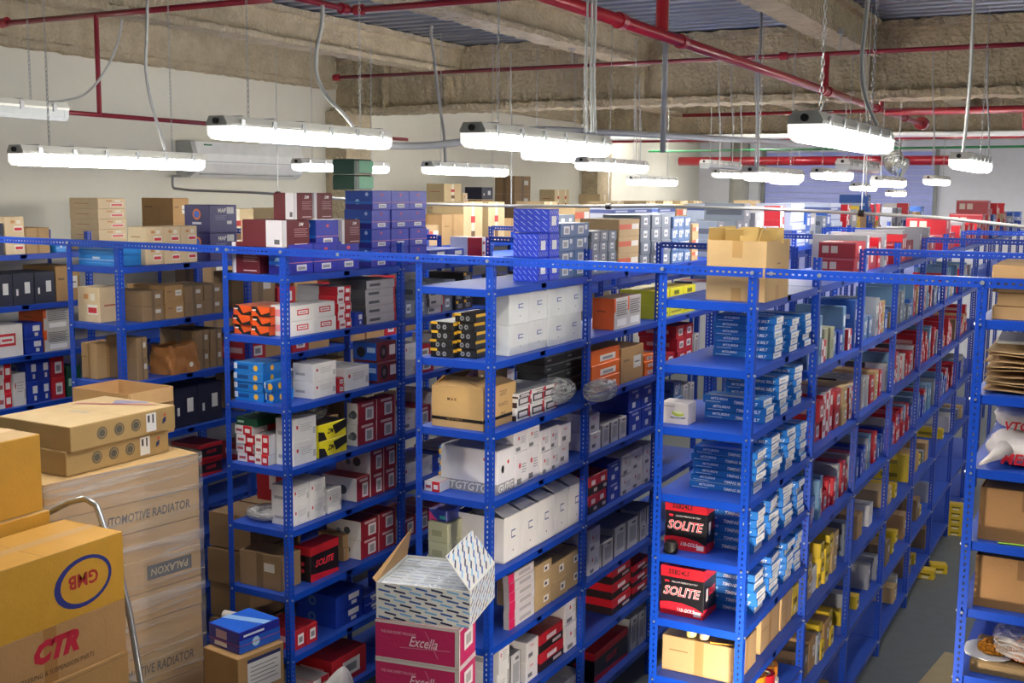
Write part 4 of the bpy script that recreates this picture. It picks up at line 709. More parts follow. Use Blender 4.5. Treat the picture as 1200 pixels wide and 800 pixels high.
z0 = onshelf('E', 7); place_box('darkcarton', .4, .34, .24, (1.25, .25, z0), 0, 'dull carton low on the rightmost rack under the clear bags', 'boxes on the rightmost rack')
# ================================================================== goods on the floor in front
def stackbox(kd, w, d, h, x, y, z, rz, label, group=None): return place_box(kd, w, d, h, (x, y, z), rz, label, group)
kind('gmb', 'yellow carton', '#cf9a2c', '#cf9c44', .6, [('R', 'tape', 'q', .0, .985, 1, .999, '#caa050'), ('T', 'tape', 'q', .42, 0, .58, 1, '#c9a068'), ('R', 'emblem', 'o', .73, .47, .5, .36, .84, '#26307e', .1), ('R', 'lettering', 't', 'GMB', .73, .5, .2, .19, '#b03028', pi, 0, .03), ('R', '', 'q', .45, 0, .452, 1, '#c98f22')], 'carton')
kind('gmbplain', 'plain yellow carton', '#c4922f', '#c4a26e', .6, [('T', 'tape', 'q', .4, 0, .56, 1, '#d8b484')], 'carton')
kind('ctr', 'tan carton', '#b58a58', '#ba905e', .7, [('R', 'tape', 'q', .47, 0, .55, 1, '#a4743c'), ('R', 'lettering', 't', 'CTR', .55, .6, .42, .34, '#c02038', 0, .35, .07), ('R', 'lettering', 't', 'STEERING & SUSPENSION PARTS', .55, .2, .09, .46, '#4c3a2a', 0, .1), ('R', '', 'q', .86, 0, .862, 1, '#9a6f40')], 'carton')
kind('under', 'plain tan carton', '#b28954', '#b88f5e', .7, [('R', '', 'q', 0, .93, 1, .94, '#8d683e')], 'carton')
RG = radians(2)
XR, YF = -2.69, -1.51
def zat(x, y, X, Y): return solve('Z', y, (X, Y, 0), .2, 3, 1)
zg = zat(143, 622, XR, YF); zg1 = zat(146, 700, XR, YF); zg2 = zat(150, 760, XR, YF)
G_L, G_W = .92, .42
gx, gy = XR-G_W/2, YF-G_L/2
stackbox('gmb', G_W, G_L, zg-zg1-.002, gx, gy, zg1, 0, 'yellow carton with an upside-down red lettering in a blue oval ring')
stackbox('ctr', G_W, G_L, zg1-zg2-.002, gx, gy, zg2, .0, 'tan carton with bold red slanted lettering, under the yellow one')
z = zg2; i = 0; hs = []
while z > .2: hs.append(min(.32, z-.12)); z -= hs[-1]
for i, q in enumerate(hs):
    zg2 -= q; stackbox('under', G_W+.01, G_L, q-.002, gx+.005, gy, zg2, .0, 'plain tan carton in the hand truck load, %s below the red-lettered one' % ORD[i+1], 'cartons on the hand truck')
zfloor = zg2
X2 = -3.14; Y2 = -1.57; zt2 = zat(78, 597, X2, Y2)
hts = [.07, .36, .36, .36, .36, .36]; z = zt2; n2 = 0
for q in hts:
    q = min(q, z-zfloor)
    if q < .03: break
    z -= q; stackbox('gmbplain' if n2 < 3 else 'under', .44, .9, q-.002, X2-.22, Y2-.45, z, 0, 'flat yellow carton under the plain yellow one at the picture edge' if n2 == 0 else 'plain carton hidden low in the second column of the load, %s down' % ORD[n2], 'cartons on the hand truck'); n2 += 1
zt3 = zat(58, 508, X2-.02, Y2-.02)
stackbox('gmbplain', .42, .85, zt3-zt2-.004, X2-.24, Y2-.44, zt2+.001, 0, 'plain yellow carton with tan lid, highest one at the left picture edge', 'cartons on the hand truck')
ht = thing('hand_truck', 'aluminium hand truck behind the yellow cartons', 'hand truck', (-3.0, YF+.04, 0)); M_AL = paint('#c2c4c4', .28, .85)
def htp(px, py): p = at(px, py, 'Y', YF+.04); return (p.x+3.0, 0, p.z)
pR = [htp(172, 830), htp(165, 800), htp(152, 720), htp(140, 670), htp(120, 612), htp(113, 592), htp(100, 584), htp(82, 588), htp(70, 594)]
sl = (pR[1][0]-pR[3][0])/(pR[3][2]-pR[1][2]); pR = [(pR[1][0]+sl*(pR[1][2]-.15), 0, .15)] + pR[1:]
mb = MB(); mb.tube(pR+[(pR[-1][0]-.1, 0, pR[-1][2]-.05), (pR[-1][0]-.16, 0, pR[-1][2]-.2), (pR[0][0]-.42, 0, .15)], .016, M_AL, 10); put(mb.mesh('tube_frame', True), 'tube_frame', parent=ht)
for i, zz in enumerate((.4, .8, 1.2, 1.55)):
    mb = MB(); x = pR[0][0]-sl*(zz-.15); mb.tube([(x-.4, .0, zz), (x, .0, zz)], .011, M_AL, 8); put(mb.mesh('crossbar'), 'crossbar', parent=ht)
mb = MB(); mb.box((pR[0][0]-.42, -.3, .1), (pR[0][0]+.02, .0, .112), M_AL); put(mb.mesh('toe_plate'), 'toe_plate', parent=ht)
for sx in (-.45, .05):
    mb = MB(); mb.lathe([(.03, 0), (.1, .0), (.11, .02), (.1, .045), (.03, .045)], (0, 0, 0), M_BLACK, 20); w_ = put(mb.mesh('wheel'), 'wheel', (pR[0][0]+sx-.02, .08, .11), parent=ht); w_.rotation_euler = (0, pi/2, 0)
# film-wrapped pallet of radiator cartons
kind('radi', 'radiator carton', '#c3a06c', '#c9a874', .7, [('R', 'lettering', 't', 'AUTOMOTIVE RADIATOR', .62, .5, .3, .62, '#4c443c', 0, .1, .02), ('R', '', 'q', 0, .97, 1, .99, '#8a6c44')], 'carton')
kind('radp', 'radiator carton', '#bd9966', '#c6a26e', .7, [('R', 'emblem', 'q', .62, .3, .93, .75, '#55585c'), ('R', 'emblem', 't', 'PALAXON', .775, .52, .24, .26, '#c8b48c', pi, .1, .02), ('R', 'lettering', 't', 'AUTO', .3, .3, .22, .14, '#6c5c48', pi, .1)], 'carton')
kind('rad0', 'radiator carton', '#c19c68', '#c8a672', .7, [('R', '', 'q', 0, .96, 1, .99, '#8f7048'), ('R', '', 'q', .3, .4, .36, .45, '#8f7048')], 'carton')
RP = radians(-9); PC = Vector((-3.28, -.38, 0)); zp = zat(233, 530, PC.x, PC.y); PL, PW = 1.0, .52
ux, uy = Vector((cos(RP), sin(RP), 0)), Vector((-sin(RP), cos(RP), 0))
lv = [zat(236, y, PC.x, PC.y) for y in (530, 569, 603, 636, 672, 705)]; lv += [lv[-1]-.2*i for i in range(1, 9)]; lv = [v for v in lv if v > .2]+[.15]
kinds = ['rad0', 'radi', 'rad0', 'radp', 'rad0', 'rad0', 'radi', 'rad0', 'rad0', 'radp', 'rad0', 'rad0', 'rad0', 'rad0']
for i in range(len(lv)-1):
    c = PC - ux*PW/2 - uy*PL/2 + ux*random.uniform(-.006, .0); q = lv[i]-lv[i+1]
    stackbox(kinds[i], PW, PL, q-.002, c.x, c.y, lv[i+1], RP, 'radiator carton in the film-wrapped pallet load, aisle side, %s from the top' % ORD[i+1], 'radiator cartons on the pallet')
    c = PC - ux*(PW*1.5+.01) - uy*(PL/2-.1) ; stackbox('rad0', PW, PL, q-.002, c.x, c.y, lv[i+1], RP, 'radiator carton in the film-wrapped pallet load, wall side, %s from the top' % ORD[i+1], 'radiator cartons on the pallet')
mb = MB(); T = Matrix.Rotation(RP, 4, 'Z'); c = PC - ux*PW - uy*PL/2; 
for k in range(5): mb.box((-.52, -.55+.225*k, .10), (.52, -.55+.225*k+.12, .12), paint('#a58256', .8))
for k in (-.48, -.04, .4): mb.box((k, -.55, 0), (k+.08, .47, .0995), paint('#96744a', .8))
tag(put(mb.mesh('pallet'), 'pallet', (c.x, c.y+.0, .02), RP), 'wooden pallet under the film-wrapped radiator cartons', 'pallet')
mb = MB(); H = zp-.16+.004; ww, ll = PW+.012, PL/2+.012; N = 26; M_FILM = film(.34, '#f4f4f4', 2.4, (1, .3, 5), .5, .8)
# film skin over the visible load: wraps sides, pinched slightly between layers
def skin(u, v):
    pts = [Vector(q) for q in ((-PW*2-.024, -PL/2+.085), (-PW-.02, -PL/2+.085), (-PW-.02, -PL/2-.014), (.012, -PL/2-.014), (.012, PL/2+.012), (-PW*.9, PL/2+.012), (-PW-.012, PL/2+.115), (-PW*2-.024, PL/2+.115), (-PW*2-.024, -PL/2+.085))]
    seg = min(int(u*len(pts[:-1])), len(pts)-2); t_ = u*(len(pts)-1)-seg; q = pts[seg].lerp(pts[seg+1], t_)
    o = .0035*abs(sin(38*v+9*u))
    c_ = Vector((-PW, 0)); return (q.x+(o if q.x > -PW else -o), q.y+(o if q.y > 0 else -o), .16+H*v)
sheet(skin, 64, 30, M_FILM)
fw = put(mb.mesh('stretch_film', True), 'stretch_film', (PC.x, PC.y, 0), RP); 
for v_ in fw.data.vertices: v_.co.y -= PL/2
tag(fw, 'clear stretch film wound round the pallet of radiator cartons', 'stretch film')
# two flat radiator cartons on top
kind('flatrad', 'flat tan radiator carton', '#b0925e', '#cbb083', .6, [('R', 'emblem', 'o', u, .5, .26, .26, .72, '#6b6250', 0) for u in (.28, .44, .6)] + [('R', 'emblem', 'o', u, .5, .16, .16, 0, '#5c5a50', 0) for u in (.28, .44, .6)] + [('R', 'label', 'q', .7, .1, .8, .88, '#e6e6e2'), ('R', 'label', 'q', .715, .5, .735, .8, '#38342f'), ('R', 'label', 'q', .76, .45, .775, .82, '#38342f'),
     ('R', 'emblem', 'p', [(.86, .3), (.895, .4), (.9, .62), (.865, .52)], '#2c3560'), ('R', 'emblem', 'p', [(.87, .62), (.89, .78), (.9, .66)], '#d04030'), ('T', '', 'p', [(.1, .62), (.85, .9), (.86, .93), (.1, .66)], '#c86a78'), ('T', '', 'p', [(.3, .9), (.42, .78), (.7, .96), (.6, .99)], '#8c8aa8'), ('T', '', 'q', .35, .4, .6, .46, '#b0a088')], 'carton')
SX, SY0, SY1 = -3.43, -1.17, -.43
zs2 = zat(205, 475, SX, SY1); zs1 = zp+.002; hm = (zs2-zs1)/2
sy0 = solve('Y', 82, (SX, 0, zs2), -3, 1); sy1 = solve('Y', 205, (SX, 0, zs2), -3, 1)
stackbox('flatrad', .58, sy1-sy0-.02, hm-.002, SX-.29-.03, (sy0+sy1)/2-.02, zs1, 0, 'flat tan radiator carton, lower of the two on the pallet load', 'flat radiator cartons'); stackbox('flatrad', .6, sy1-sy0, hm, SX-.3, (sy0+sy1)/2, zs1+hm, 0, 'flat tan radiator carton, upper of the two on the pallet load', 'flat radiator cartons')
open_carton('carton', .5, .38, .3, (-4.1, -.2, zp+.001), 0, 'open empty brown carton behind the two flat radiator cartons', col='#c49c6a', flaps=((1, 0, 165, .5),), t=.006)
# pink cartons with the open carton of striped packets
kind('pink', 'magenta carton', '#c02862', '#b5aaa4', .5, [('FR', '', 'q', 0, .93, 1, 1, '#cfc8c4'), ('FR', '', 'q', 0, 0, 1, .05, '#cfc8c4'), ('F', '', 'q', .955, 0, 1, 1, '#cfc8c4'), ('R', '', 'q', 0, 0, .06, 1, '#cfc8c4'), ('F', 'lettering', 't', 'Excella', .58, .55, .26, .34, '#eec8d4', pi*0, .4, .01), ('F', 'lettering', 't', 'THE HAIR EXPERT PROGRAM', .28, .72, .07, .42, '#e8b8c8', 0, .1),
     ('F', '', 'p', [(.3, .35), (.9, .42), (.9, .44), (.3, .37)], '#d87a9c'), ('F', '', 'p', [(.6, .85), (.75, .2), (.76, .2), (.61, .85)], '#d87a9c'), ('R', 'label', 'q', .3, .35, .8, .8, '#e2dcda'), ('R', '', 'q', .4, .45, .7, .7, '#a8a0a0')], 'carton')
RM = radians(10); mx, my = -1.485, -.63; zm = zat(530, 737, -1.28, -.72); h1 = .155
for i in range(2): stackbox('pink', .46, .24, h1*1.35-.002, mx, my, zm-(i+1)*h1*1.35, RM, 'magenta carton with white script lettering, %s of the two' % ('upper' if i == 0 else 'lower'), 'magenta cartons')
zz = zm-2*h1*1.35; nn = 4
for i in range(nn): stackbox('under', .48, .3, zz/nn-.002, mx, my, zz-(i+1)*zz/nn, RM, 'plain carton under the magenta cartons, %s down' % ORD[i+1], 'cartons under the magenta ones')
RS = radians(14); wS, dS, hS = .5, .46, .19; sx, sy = -1.50, -.50; z1 = zm+.001
r = thing('open_packet_carton', 'open carton printed with blue and white dashes, full of packets', 'carton', (sx, sy, z1), RS)
def dashes(mb, fr, n, mm, seed, ang=.5):
    rnd = random.Random(seed); O, U, V_, N, fw_, fh_ = fr
    for i in range(n):
        for j in range(mm):
            u = (i+.15+.4*(j % 2))/n; v = (j+.3)/mm; L = .75/n; t = .4/mm; sk = ang/mm
            c = ['#2c5aa4', '#1a2450', '#7ab4e0'][(i+j) % 3]; decal(mb, fr, ('p', [(u, v), (min(1, u+L), min(1, v+sk)), (min(1, u+L), min(1, v+sk+t)), (u, v+t)], c), .0008)
m = paint('#dcdcd8', .45); mb = MB(); t = .005
mb.box((-wS/2, -dS/2, 0), (wS/2, dS/2, t), m)
for a, b in (((-wS/2, -dS/2, t), (-wS/2+t, dS/2, hS)), ((wS/2-t, -dS/2, t), (wS/2, dS/2, hS)), ((-wS/2+t, -dS/2, t), (wS/2-t, -dS/2+t, hS)), ((-wS/2+t, dS/2-t, t), (wS/2-t, dS/2, hS))): mb.box(a, b, m)
dashes(mb, frame('F', wS, dS, hS), 6, 8, 1, -.4); dashes(mb, frame('R', wS, dS, hS), 7, 8, 2, .9); put(mb.mesh('body'), 'body', parent=r)
def flap(name, P, col, pat=None):
    f = MB(); P = [Vector(p) for p in P]; n = (P[1]-P[0]).cross(P[3]-P[0]).normalized()*.002; m = paint(col, .6); A = [p+n for p in P]; B = [p-n for p in P]
    f.poly(A, m); f.poly(B[::-1], m)
    for i in range(4): f.poly([A[i], B[i], B[(i+1) % 4], A[(i+1) % 4]], m)
    if pat:
        U = P[1]-P[0]; W = P[3]-P[0]
        for sg in (1, -1):
            dashes(f, (P[0], U.normalized(), W.normalized(), n.normalized()*sg*3.2, U.length, W.length), 6, 7, 3, .9)
    put(f.mesh(name), name, parent=r)
flap('flap', [(wS/2, -dS/2, hS), (wS/2, dS/2, hS), (wS/2-.13, dS/2, hS+.17), (wS/2-.13, -dS/2, hS+.17)], '#dcdcd8', True)
flap('flap', [(-wS/2, -dS/2, hS), (-wS/2, dS/2, hS), (-wS/2+.02, dS/2+.02, hS+.15), (-wS/2-.02, -dS/2+.0, hS+.02)], '#b08a5c')
mb = MB()
for i in range(5):
    for j in range(4):
        a = -wS/2+.01+i*(wS-.02)/5; b = -dS/2+.01+j*(dS-.02)/4; mb2 = MB(); hh_ = hS-.012-.006*((i*3+j) % 3); mb2.box((a+.001, b+.001, .007), (a+(wS-.02)/5-.001, b+(dS-.02)/4-.001, hh_), paint('#c6ccd2', .3))
        mb2.box((a+.012, b+.02, hh_), (a+.08, b+.03, hh_+.0006), paint('#8f8f93')); mb2.box((a+.012, b+.06, hh_), (a+.085, b+.07, hh_+.0006), paint('#8896b4'))
        o = put(mb2.mesh('packet'), 'packet', (sx, sy, z1), RS); tag(o, 'pale packet inside the open dashed carton, %s across and %s back' % (ORD[i+1], ORD[j+1]), 'packet', 'packets in the open dashed carton')
mb = MB(); mb.box((-wS/2+.01, -dS/2+.01, hS-.008), (wS/2-.01, dS/2-.01, hS-.006), film(.16, '#e4e8ea', 5, (1, 1, 1), .4, .8)); tag(put(mb.mesh('clear_film'), 'clear_film', (sx, sy, z1), RS), 'clear film sheet over the packets in the open dashed carton', 'plastic film')
# white bag, carton and blue box
mb = MB(); _m = paint('#e2e3e6', .35, bump=.3, bs=10)
sheet(lambda u, v: ((.19*(1-v)**.75+.004)*(1+.16*sin(6*pi*u+5*v)+.09*sin(14*pi*u-4*v))*cos(2*pi*u)+.03*v*v, (.15*(1-v)**.75+.004)*(1+.16*sin(6*pi*u+5*v)+.09*sin(14*pi*u-4*v))*sin(2*pi*u), .40*v), 56, 16, _m)
_b = thing('plastic_bag', 'white plastic carrier bag peaking up beside the magenta cartons', 'plastic bag', (-2.07, -.6, .702)); put(mb.mesh('bag_body', True), 'bag_body', parent=_b)
place_box('carton', .36, .34, .7, (-2.07, -.6, .0), .2, 'brown carton under the white carrier bag', None)
RB = radians(-8)
kind('shipcarton', 'brown carton', '#ab8656', '#b38e5e', .75, [('R', 'label', 'q', .2, .2, .92, .9, '#dddcd6'), ('R', '', 'q', .2, .82, .92, .9, '#2c3460')] + [('R', '', *q) for q in lines(.26, .86, .7, 5, '#7c7c80', .09, .02)], 'carton')
kind('bluelamp', 'glossy blue parts carton', '#2b2f9c', '#2f6ce0', .25, [('R', '', 'q', 0, 0, 1, .6, '#1c5cc8'), ('R', '', 'o', .4, .35, .22, .22, 0, '#b4dcf4', 0), ('R', '', 'q', .1, .72, .6, .82, '#dfe8f8'), ('F', 'label', 'q', .2, .1, .6, .3, '#dfdde2'), ('F', 'label', 'q', .25, .45, .6, .85, '#b89ab0'), ('FR', '', 'q', 0, .34, 1, .37, '#c04a70'), ('T', '', 'p', [(0, .3), (1, .6), (1, .8), (0, .5)], '#8fbcf4')], 'carton')
bx, by = -2.79, -.55; zb = zat(294, 740, -2.66, -.68)
stackbox('bluelamp', .27, .3, zb-1.075, bx, by, 1.075, RB, 'glossy blue carton on the brown carton in front of the left rack')
stackbox('shipcarton', .3, .34, .27, bx+.02, by-.03, .80, RB, 'brown carton with a large shipping label, under the glossy blue one')
for i in range(3): stackbox('under', .32, .36, .265, bx+.02, by-.03, .265*i+.001, RB, 'plain carton low in the pile under the glossy blue one, %s up' % ORD[i+1], 'cartons below the blue carton')
# cartons standing in the aisle left of the left rack
for i in range(6):
    open_carton('carton', .36, .55, .235, (-3.68, .55+.02*(i % 2), .25*i+.001), .02*((i % 3)-1), 'dull brown carton stacked in the aisle, left rack side, %s from the bottom' % ORD[i+1], 'cartons stacked in the narrow aisle', '#8a6f50', flaps=((0, 1, -88, .95), (0, -1, -88, .95)))
mb = MB(); mb.tube([(-.16, 0, .03), (.16, 0, .03)], .028, paint('#d9d2cc', .6), 16); tag(put(mb.mesh('paper_roll'), 'paper_roll', (-3.1, -.2, 1.003), .1), 'white paper roll lying behind the glossy blue carton', 'roll')
place_box('carton', .3, .24, 1.0, (-3.09, -.2, .0), .0, 'tall brown carton under the white paper roll')
# small yellow boxes and card on the aisle floor
for i, (px, py) in enumerate([(1060, 664), (1074, 658)]):
    p = at(px, py+8, 'Z', 0); place_box('yellow', .16, .12, .09, (p.x+.2, p.y, .001), .3*i, 'yellow parts box on the aisle floor, %s one' % ('nearer' if i == 0 else 'farther'), 'yellow boxes on the aisle floor')
p = at(1088, 640, 'Z', 0)
for i in range(5): place_box('yellow', .15, .12, .07, (p.x+.18, p.y+.6, .001+.0705*i), .1, 'yellow box in the floor stack against the rightmost rack line, %s up' % ORD[i+1], 'yellow boxes on the aisle floor')
p = at(1104, 790, 'Z', 0); mb = MB(); 
mb.box((-.16, -.45, 0), (.16, .45, .006), paint('#a89878', .9), T=Matrix.Rotation(-.12, 4, 'Z')); tag(put(mb.mesh('cardboard_sheet'), 'cardboard_sheet', (p.x+.06, p.y, .001)), 'flattened cardboard sheet on the aisle floor', 'cardboard')
# ================================================================== room
M_WALL = paint('#dedccd', .8, var=.015); M_BACK = paint('#eceef6', .8, var=.02)
XW, YB, ZC = -6.95, 18.7, 5.28
mb = MB(); mb.box((XW-.2, -4, 0), (XW, YB+.2, ZC+.1), M_WALL); structure(put(mb.mesh('wall_left'), 'wall_left'))
mb = MB(); mb.box((XW, YB, 0), (7, YB+.2, ZC+.1), M_BACK); structure(put(mb.mesh('wall_back'), 'wall_back'))
mb = MB(); mb.box((7, -4, 0), (7.2, YB+.2, ZC+.1), M_BACK); structure(put(mb.mesh('wall_right'), 'wall_right'))
mb = MB(); mb.box((XW-.2, -9, -.1), (7.2, YB+.2, 0), paint('#62686c', .45, var=.08, bump=.05)); structure(put(mb.mesh('floor'), 'floor'))
# corrugated deck
mb = MB(); M_DECK = paint('#8b94a4', .35, .6); n = 0; y = -7.5; prof = []
while y < YB+.2:
    prof += [(y, ZC+.055), (y+.08, ZC+.055), (y+.1, ZC), (y+.19, ZC)]; y += .21
for x0, x1 in ((XW-.2, 0), (0, 7.2)):
    for (ya, za), (yb, zb_) in zip(prof, prof[1:]): mb.poly([(x0, ya, za), (x1, ya, za), (x1, yb, zb_), (x0, yb, zb_)], M_DECK)
mb.box((XW-.2, -7.5, ZC+.07), (7.2, YB+.2, ZC+.09), M_DECK)
structure(put(mb.mesh('ceiling'), 'ceiling'))
def spray_beam(axis, L, wid, hgt, fl, web, name, loc, step=.07, seed=0, jit=.007):
    """sprayed I-beam running along +axis, its underside at z = 0"""
    rnd = random.Random(seed); a, b = wid/2, web/2
    pr = [(-a, 0), (-a*.33, 0), (a*.33, 0), (a, 0), (a, fl), (b, fl*1.15), (b, hgt*.4), (b, hgt*.7), (b, hgt-fl*1.1), (a, hgt-fl), (a, hgt), (-a, hgt), (-a, hgt-fl), (-b, hgt-fl*1.1), (-b, hgt*.7), (-b, hgt*.4), (-b, fl*1.15), (-a, fl)]
    mb = MB(); n = int(L/step); m = len(pr)
    for i in range(n+1):
        for x, z in pr:
            dx, dz = rnd.uniform(-jit, jit), rnd.uniform(-jit, jit)
            p = (i*L/n, x+dx, z+dz); mb.v.append(p if axis == 'X' else (p[1], p[0], p[2]))
    for i in range(n):
        for k in range(m): mb.f.append((i*m+k, i*m+(k+1) % m, (i+1)*m+(k+1) % m, (i+1)*m+k)); mb.m.append(mb.mi(M_SPRAY))
    mb.f.append(tuple(range(m))); mb.m.append(0); mb.f.append(tuple(n*m+k for k in range(m-1, -1, -1))); mb.m.append(0)
    return structure(put(mb.mesh(name), name, loc))
for i, (x, w) in enumerate([(-7.3, .2), (-5.22, .25), (-2.97, .25), (-.74, .25), (1.5, .25), (3.75, .25), (6.0, .25)]):
    if i: spray_beam('Y', 13.0, w, .32, .05, .12, 'beam_secondary', (x, -7.3, 4.955), seed=i); spray_beam('Y', 12.7, w, .32, .05, .12, 'beam_secondary', (x, 5.95, 4.955), .15, seed=i+9)
spray_beam('X', 14, .36, .70, .07, .14, 'beam_girder', (XW, 5.86, 4.57), .05, 3, .012)
for x in (-6.2, -5.35, -2.97, -.74, 1.5): # stiffener plates between the flanges
    mb = MB(); mb.box((x-.02, 5.70, 4.64), (x+.02, 6.02, 5.2), M_SPRAY); structure(put(mb.mesh('beam_stiffener'), 'beam_stiffener'))
spray_beam('X', 14, .36, .70, .07, .14, 'beam_girder', (XW, 13.0, 4.57), .1, 4, .012); spray_beam('X', 14, .3, .55, .07, .14, 'beam_girder', (XW, 17.8, 4.75), .1, 5, .012)
spray_beam('Y', 12.0, .16, .43, .06, .12, 'beam_wall', (XW+.085, -6.4, 4.855), .06, 6, .008); spray_beam('Y', 12.5, .16, .43, .06, .12, 'beam_wall', (XW+.085, 6.1, 4.855), .15, 7, .008)
for n_, (y0, y1) in (('column_near', (5.58, 6.08)), ('column_far', (12.7, 13.3))):
    mb = MB()
    mb.box((XW-.0, y0, 0), (XW+.3, y1, 4.6), M_SPRAY); structure(put(mb.mesh(n_), n_))
mb = MB(); mb.lathe([(.2, 0), (.2, 4.75)], (-5.75, 17.8, 0), paint('#8e8c86', .8), 20); structure(put(mb.mesh('column_back'), 'column_back'))
# bluish slatted shutter in the back wall
d = put(None, 'door_1'); d['kind'] = 'structure'; m = paint('#b6c0ff', .5); mb = MB()
for k in range(38): mb.box((-5.45, YB-.04-.006*(k % 2), .12*k+.003), (-2.05, YB-.002, .12*k+.117), m)
put(mb.mesh('shutter_slats'), 'shutter_slats', parent=d); mb = MB(); mb.box((-5.53, YB-.08, 0), (-5.46, YB-.001, 4.6), M_GREY); mb.box((-2.04, YB-.08, 0), (-1.97, YB-.001, 4.6), M_GREY); put(mb.mesh('door_frame'), 'door_frame', parent=d)
# air conditioner
ac = thing('air_conditioner', 'long white air conditioner mounted high on the side wall', 'air conditioner', (XW, 4.0, 3.8)); L2 = .8
ac.location = (XW+.003, 4.02, 3.79); mb = MB(); pr = [(0, 0), (.12, .0), (.2, .05), (.235, .14), (.235, .24), (.2, .36), (0, .36)]
for (xa, za), (xb, zb_) in zip(pr, pr[1:]+pr[:1]): mb.poly([(xa, -L2, za), (xa, L2, za), (xb, L2, zb_), (xb, -L2, zb_)][::-1], M_WHITEPL)
put(mb.mesh('casing'), 'casing', parent=ac)
for s in (-1, 1):
    mb = MB(); m = paint('#b4b6b2', .5) if s < 0 else M_WHITEPL; mb.poly([(x, s*L2, z) for x, z in pr][::s], m); mb.poly([(x, s*(L2+.06), z) for x, z in pr][::s], m)
    for (xa, za), (xb, zb_) in zip(pr, pr[1:]+pr[:1]): mb.poly([(xa, s*L2, za), (xb, s*L2, zb_), (xb, s*(L2+.06), zb_), (xa, s*(L2+.06), za)], m)
    put(mb.mesh('end_cap'), 'end_cap', parent=ac)
mb = MB(); mb.box((.232, -L2*.96, .155), (.239, L2*.96, .165), paint('#c4ccce')); mb.box((.17, -L2*.9, .03), (.2, L2*.9, .038), M_GREY); put(mb.mesh('air_louvre'), 'air_louvre', parent=ac)
mb = MB(); mb.box((.19, -L2+.12, .32), (.222, -L2+.22, .335), paint('#2f7a4c')); put(mb.mesh('badge'), 'badge', parent=ac)
def pipe(name, pts, r, m, label, cat='pipe', group=None, extra=(), n=12):
    o = thing(name, label, cat, pts[0], 0, group); b = Vector(pts[0]); mb = MB(); mb.tube([Vector(p)-b for p in pts], r, m, n); put(mb.mesh('tube', True), 'tube', parent=o)
    for nm, q0, q1, rr, mm in extra:
        mb = MB(); mb.tube([Vector(q0)-b, Vector(q1)-b], rr, mm, n); put(mb.mesh(nm), nm, parent=o)
    return o
def ell(pts, r=.06, n=4):
    """round the corners of a polyline"""
    out = [Vector(pts[0])]
    for a, b, c in zip(pts, pts[1:], pts[2:]):
        a, b, c = Vector(a), Vector(b), Vector(c); u = (a-b).normalized()*r; v = (c-b).normalized()*r
        for k in range(n+1): t = k/n; out.append((b+u)*(1-t)**2 + b*2*t*(1-t) + (b+v)*t*t)
    return out+[Vector(pts[-1])]
# sprinkler pipes
M_MAR = paint('#861a2c', .35, coat=.2)
def collar(x, y, z, ax, r): d = {'X': (.03, 0, 0), 'Y': (0, .03, 0), 'Z': (0, 0, .03)}[ax]; return ('coupling', (x-d[0], y-d[1], z-d[2]), (x+d[0], y+d[1], z+d[2]), r*1.3, M_RED)
Rb = .031
pipe('sprinkler_main', [(-.7, -3.6, 4.51), (-.7, 8.6, 4.51)], Rb, M_RED, 'thick red sprinkler main running from the top of the picture to the far right', group='red sprinkler pipes',
     extra=[collar(-.7, y, 4.51, 'Y', Rb) for y in (-.1, .75, 3.95, 4.15, 6.1, 7.6)]+[('riser', (-.7, .45, 4.53), (-.7, .45, 4.94), .034, M_RED), ('riser', (-.7, 4.04, 4.54), (-.7, 4.04, 4.8), .024, M_RED), ('riser', (-.7, 6.3, 4.54), (-.7, 6.3, 4.8), .022, M_RED), ('end_flange', (-.7, 8.6, 4.51), (-.7, 8.75, 4.51), .075, M_RED)])
pipe('sprinkler_branch', [(-5.35, .0, 4.79), (-3.0, .02, 4.79)], .019, M_MAR, 'red sprinkler branch at the upper left corner, with a drop pipe', group='red sprinkler pipes', extra=[('drop_pipe', (-4.45, .0, 4.79), (-4.45, .0, 4.15), .016, M_MAR), ('end_cap', (-5.38, .0, 4.79), (-5.31, 0, 4.8), .032, M_RED)])
pipe('sprinkler_branch', ell([(-2.86, -.6, 4.8), (-2.86, .62, 4.8), (.4, .62, 4.8)], .04), .02, M_MAR, 'red sprinkler branch with an elbow at the top edge, left of centre', group='red sprinkler pipes', extra=[collar(-2.8, .62, 4.8, 'X', .026), collar(-2.86, .54, 4.8, 'Y', .026)])
pipe('sprinkler_branch', [(-5.6, 4.04, 4.8), (6.5, 4.04, 4.8)], .018, M_MAR, 'long thin red sprinkler branch crossing in front of the first girder', group='red sprinkler pipes', extra=[collar(-1.05, 4.04, 4.8, 'X', .024), ('end_cap', (-5.63, 4.04, 4.8), (-5.57, 4.04, 4.8), .034, M_RED)])
pipe('sprinkler_branch', [(-4.45, .0, 4.15), (-4.45, 7.4, 4.15)], .02, M_RED, 'thin red sprinkler pipe running along the side wall below the branch', group='red sprinkler pipes', extra=[collar(-4.45, .0, 4.15, 'Y', .02)]) if False else pipe('sprinkler_branch', [(-4.45, -1.6, 4.15), (-4.45, 3.6, 4.15)], .015, M_MAR, 'thin red sprinkler pipe running along the side wall below the branch', group='red sprinkler pipes')
pipe('sprinkler_branch', [(-5.6, 8.2, 4.34), (6.5, 8.2, 4.34)], .03, M_RED, 'red sprinkler pipe behind the first girder, lower of the two there', group='red sprinkler pipes')
pipe('sprinkler_branch', [(-3.9, 9.4, 4.72), (6.5, 9.4, 4.72)], .024, M_RED, 'red sprinkler pipe behind the first girder, upper of the two there', group='red sprinkler pipes')
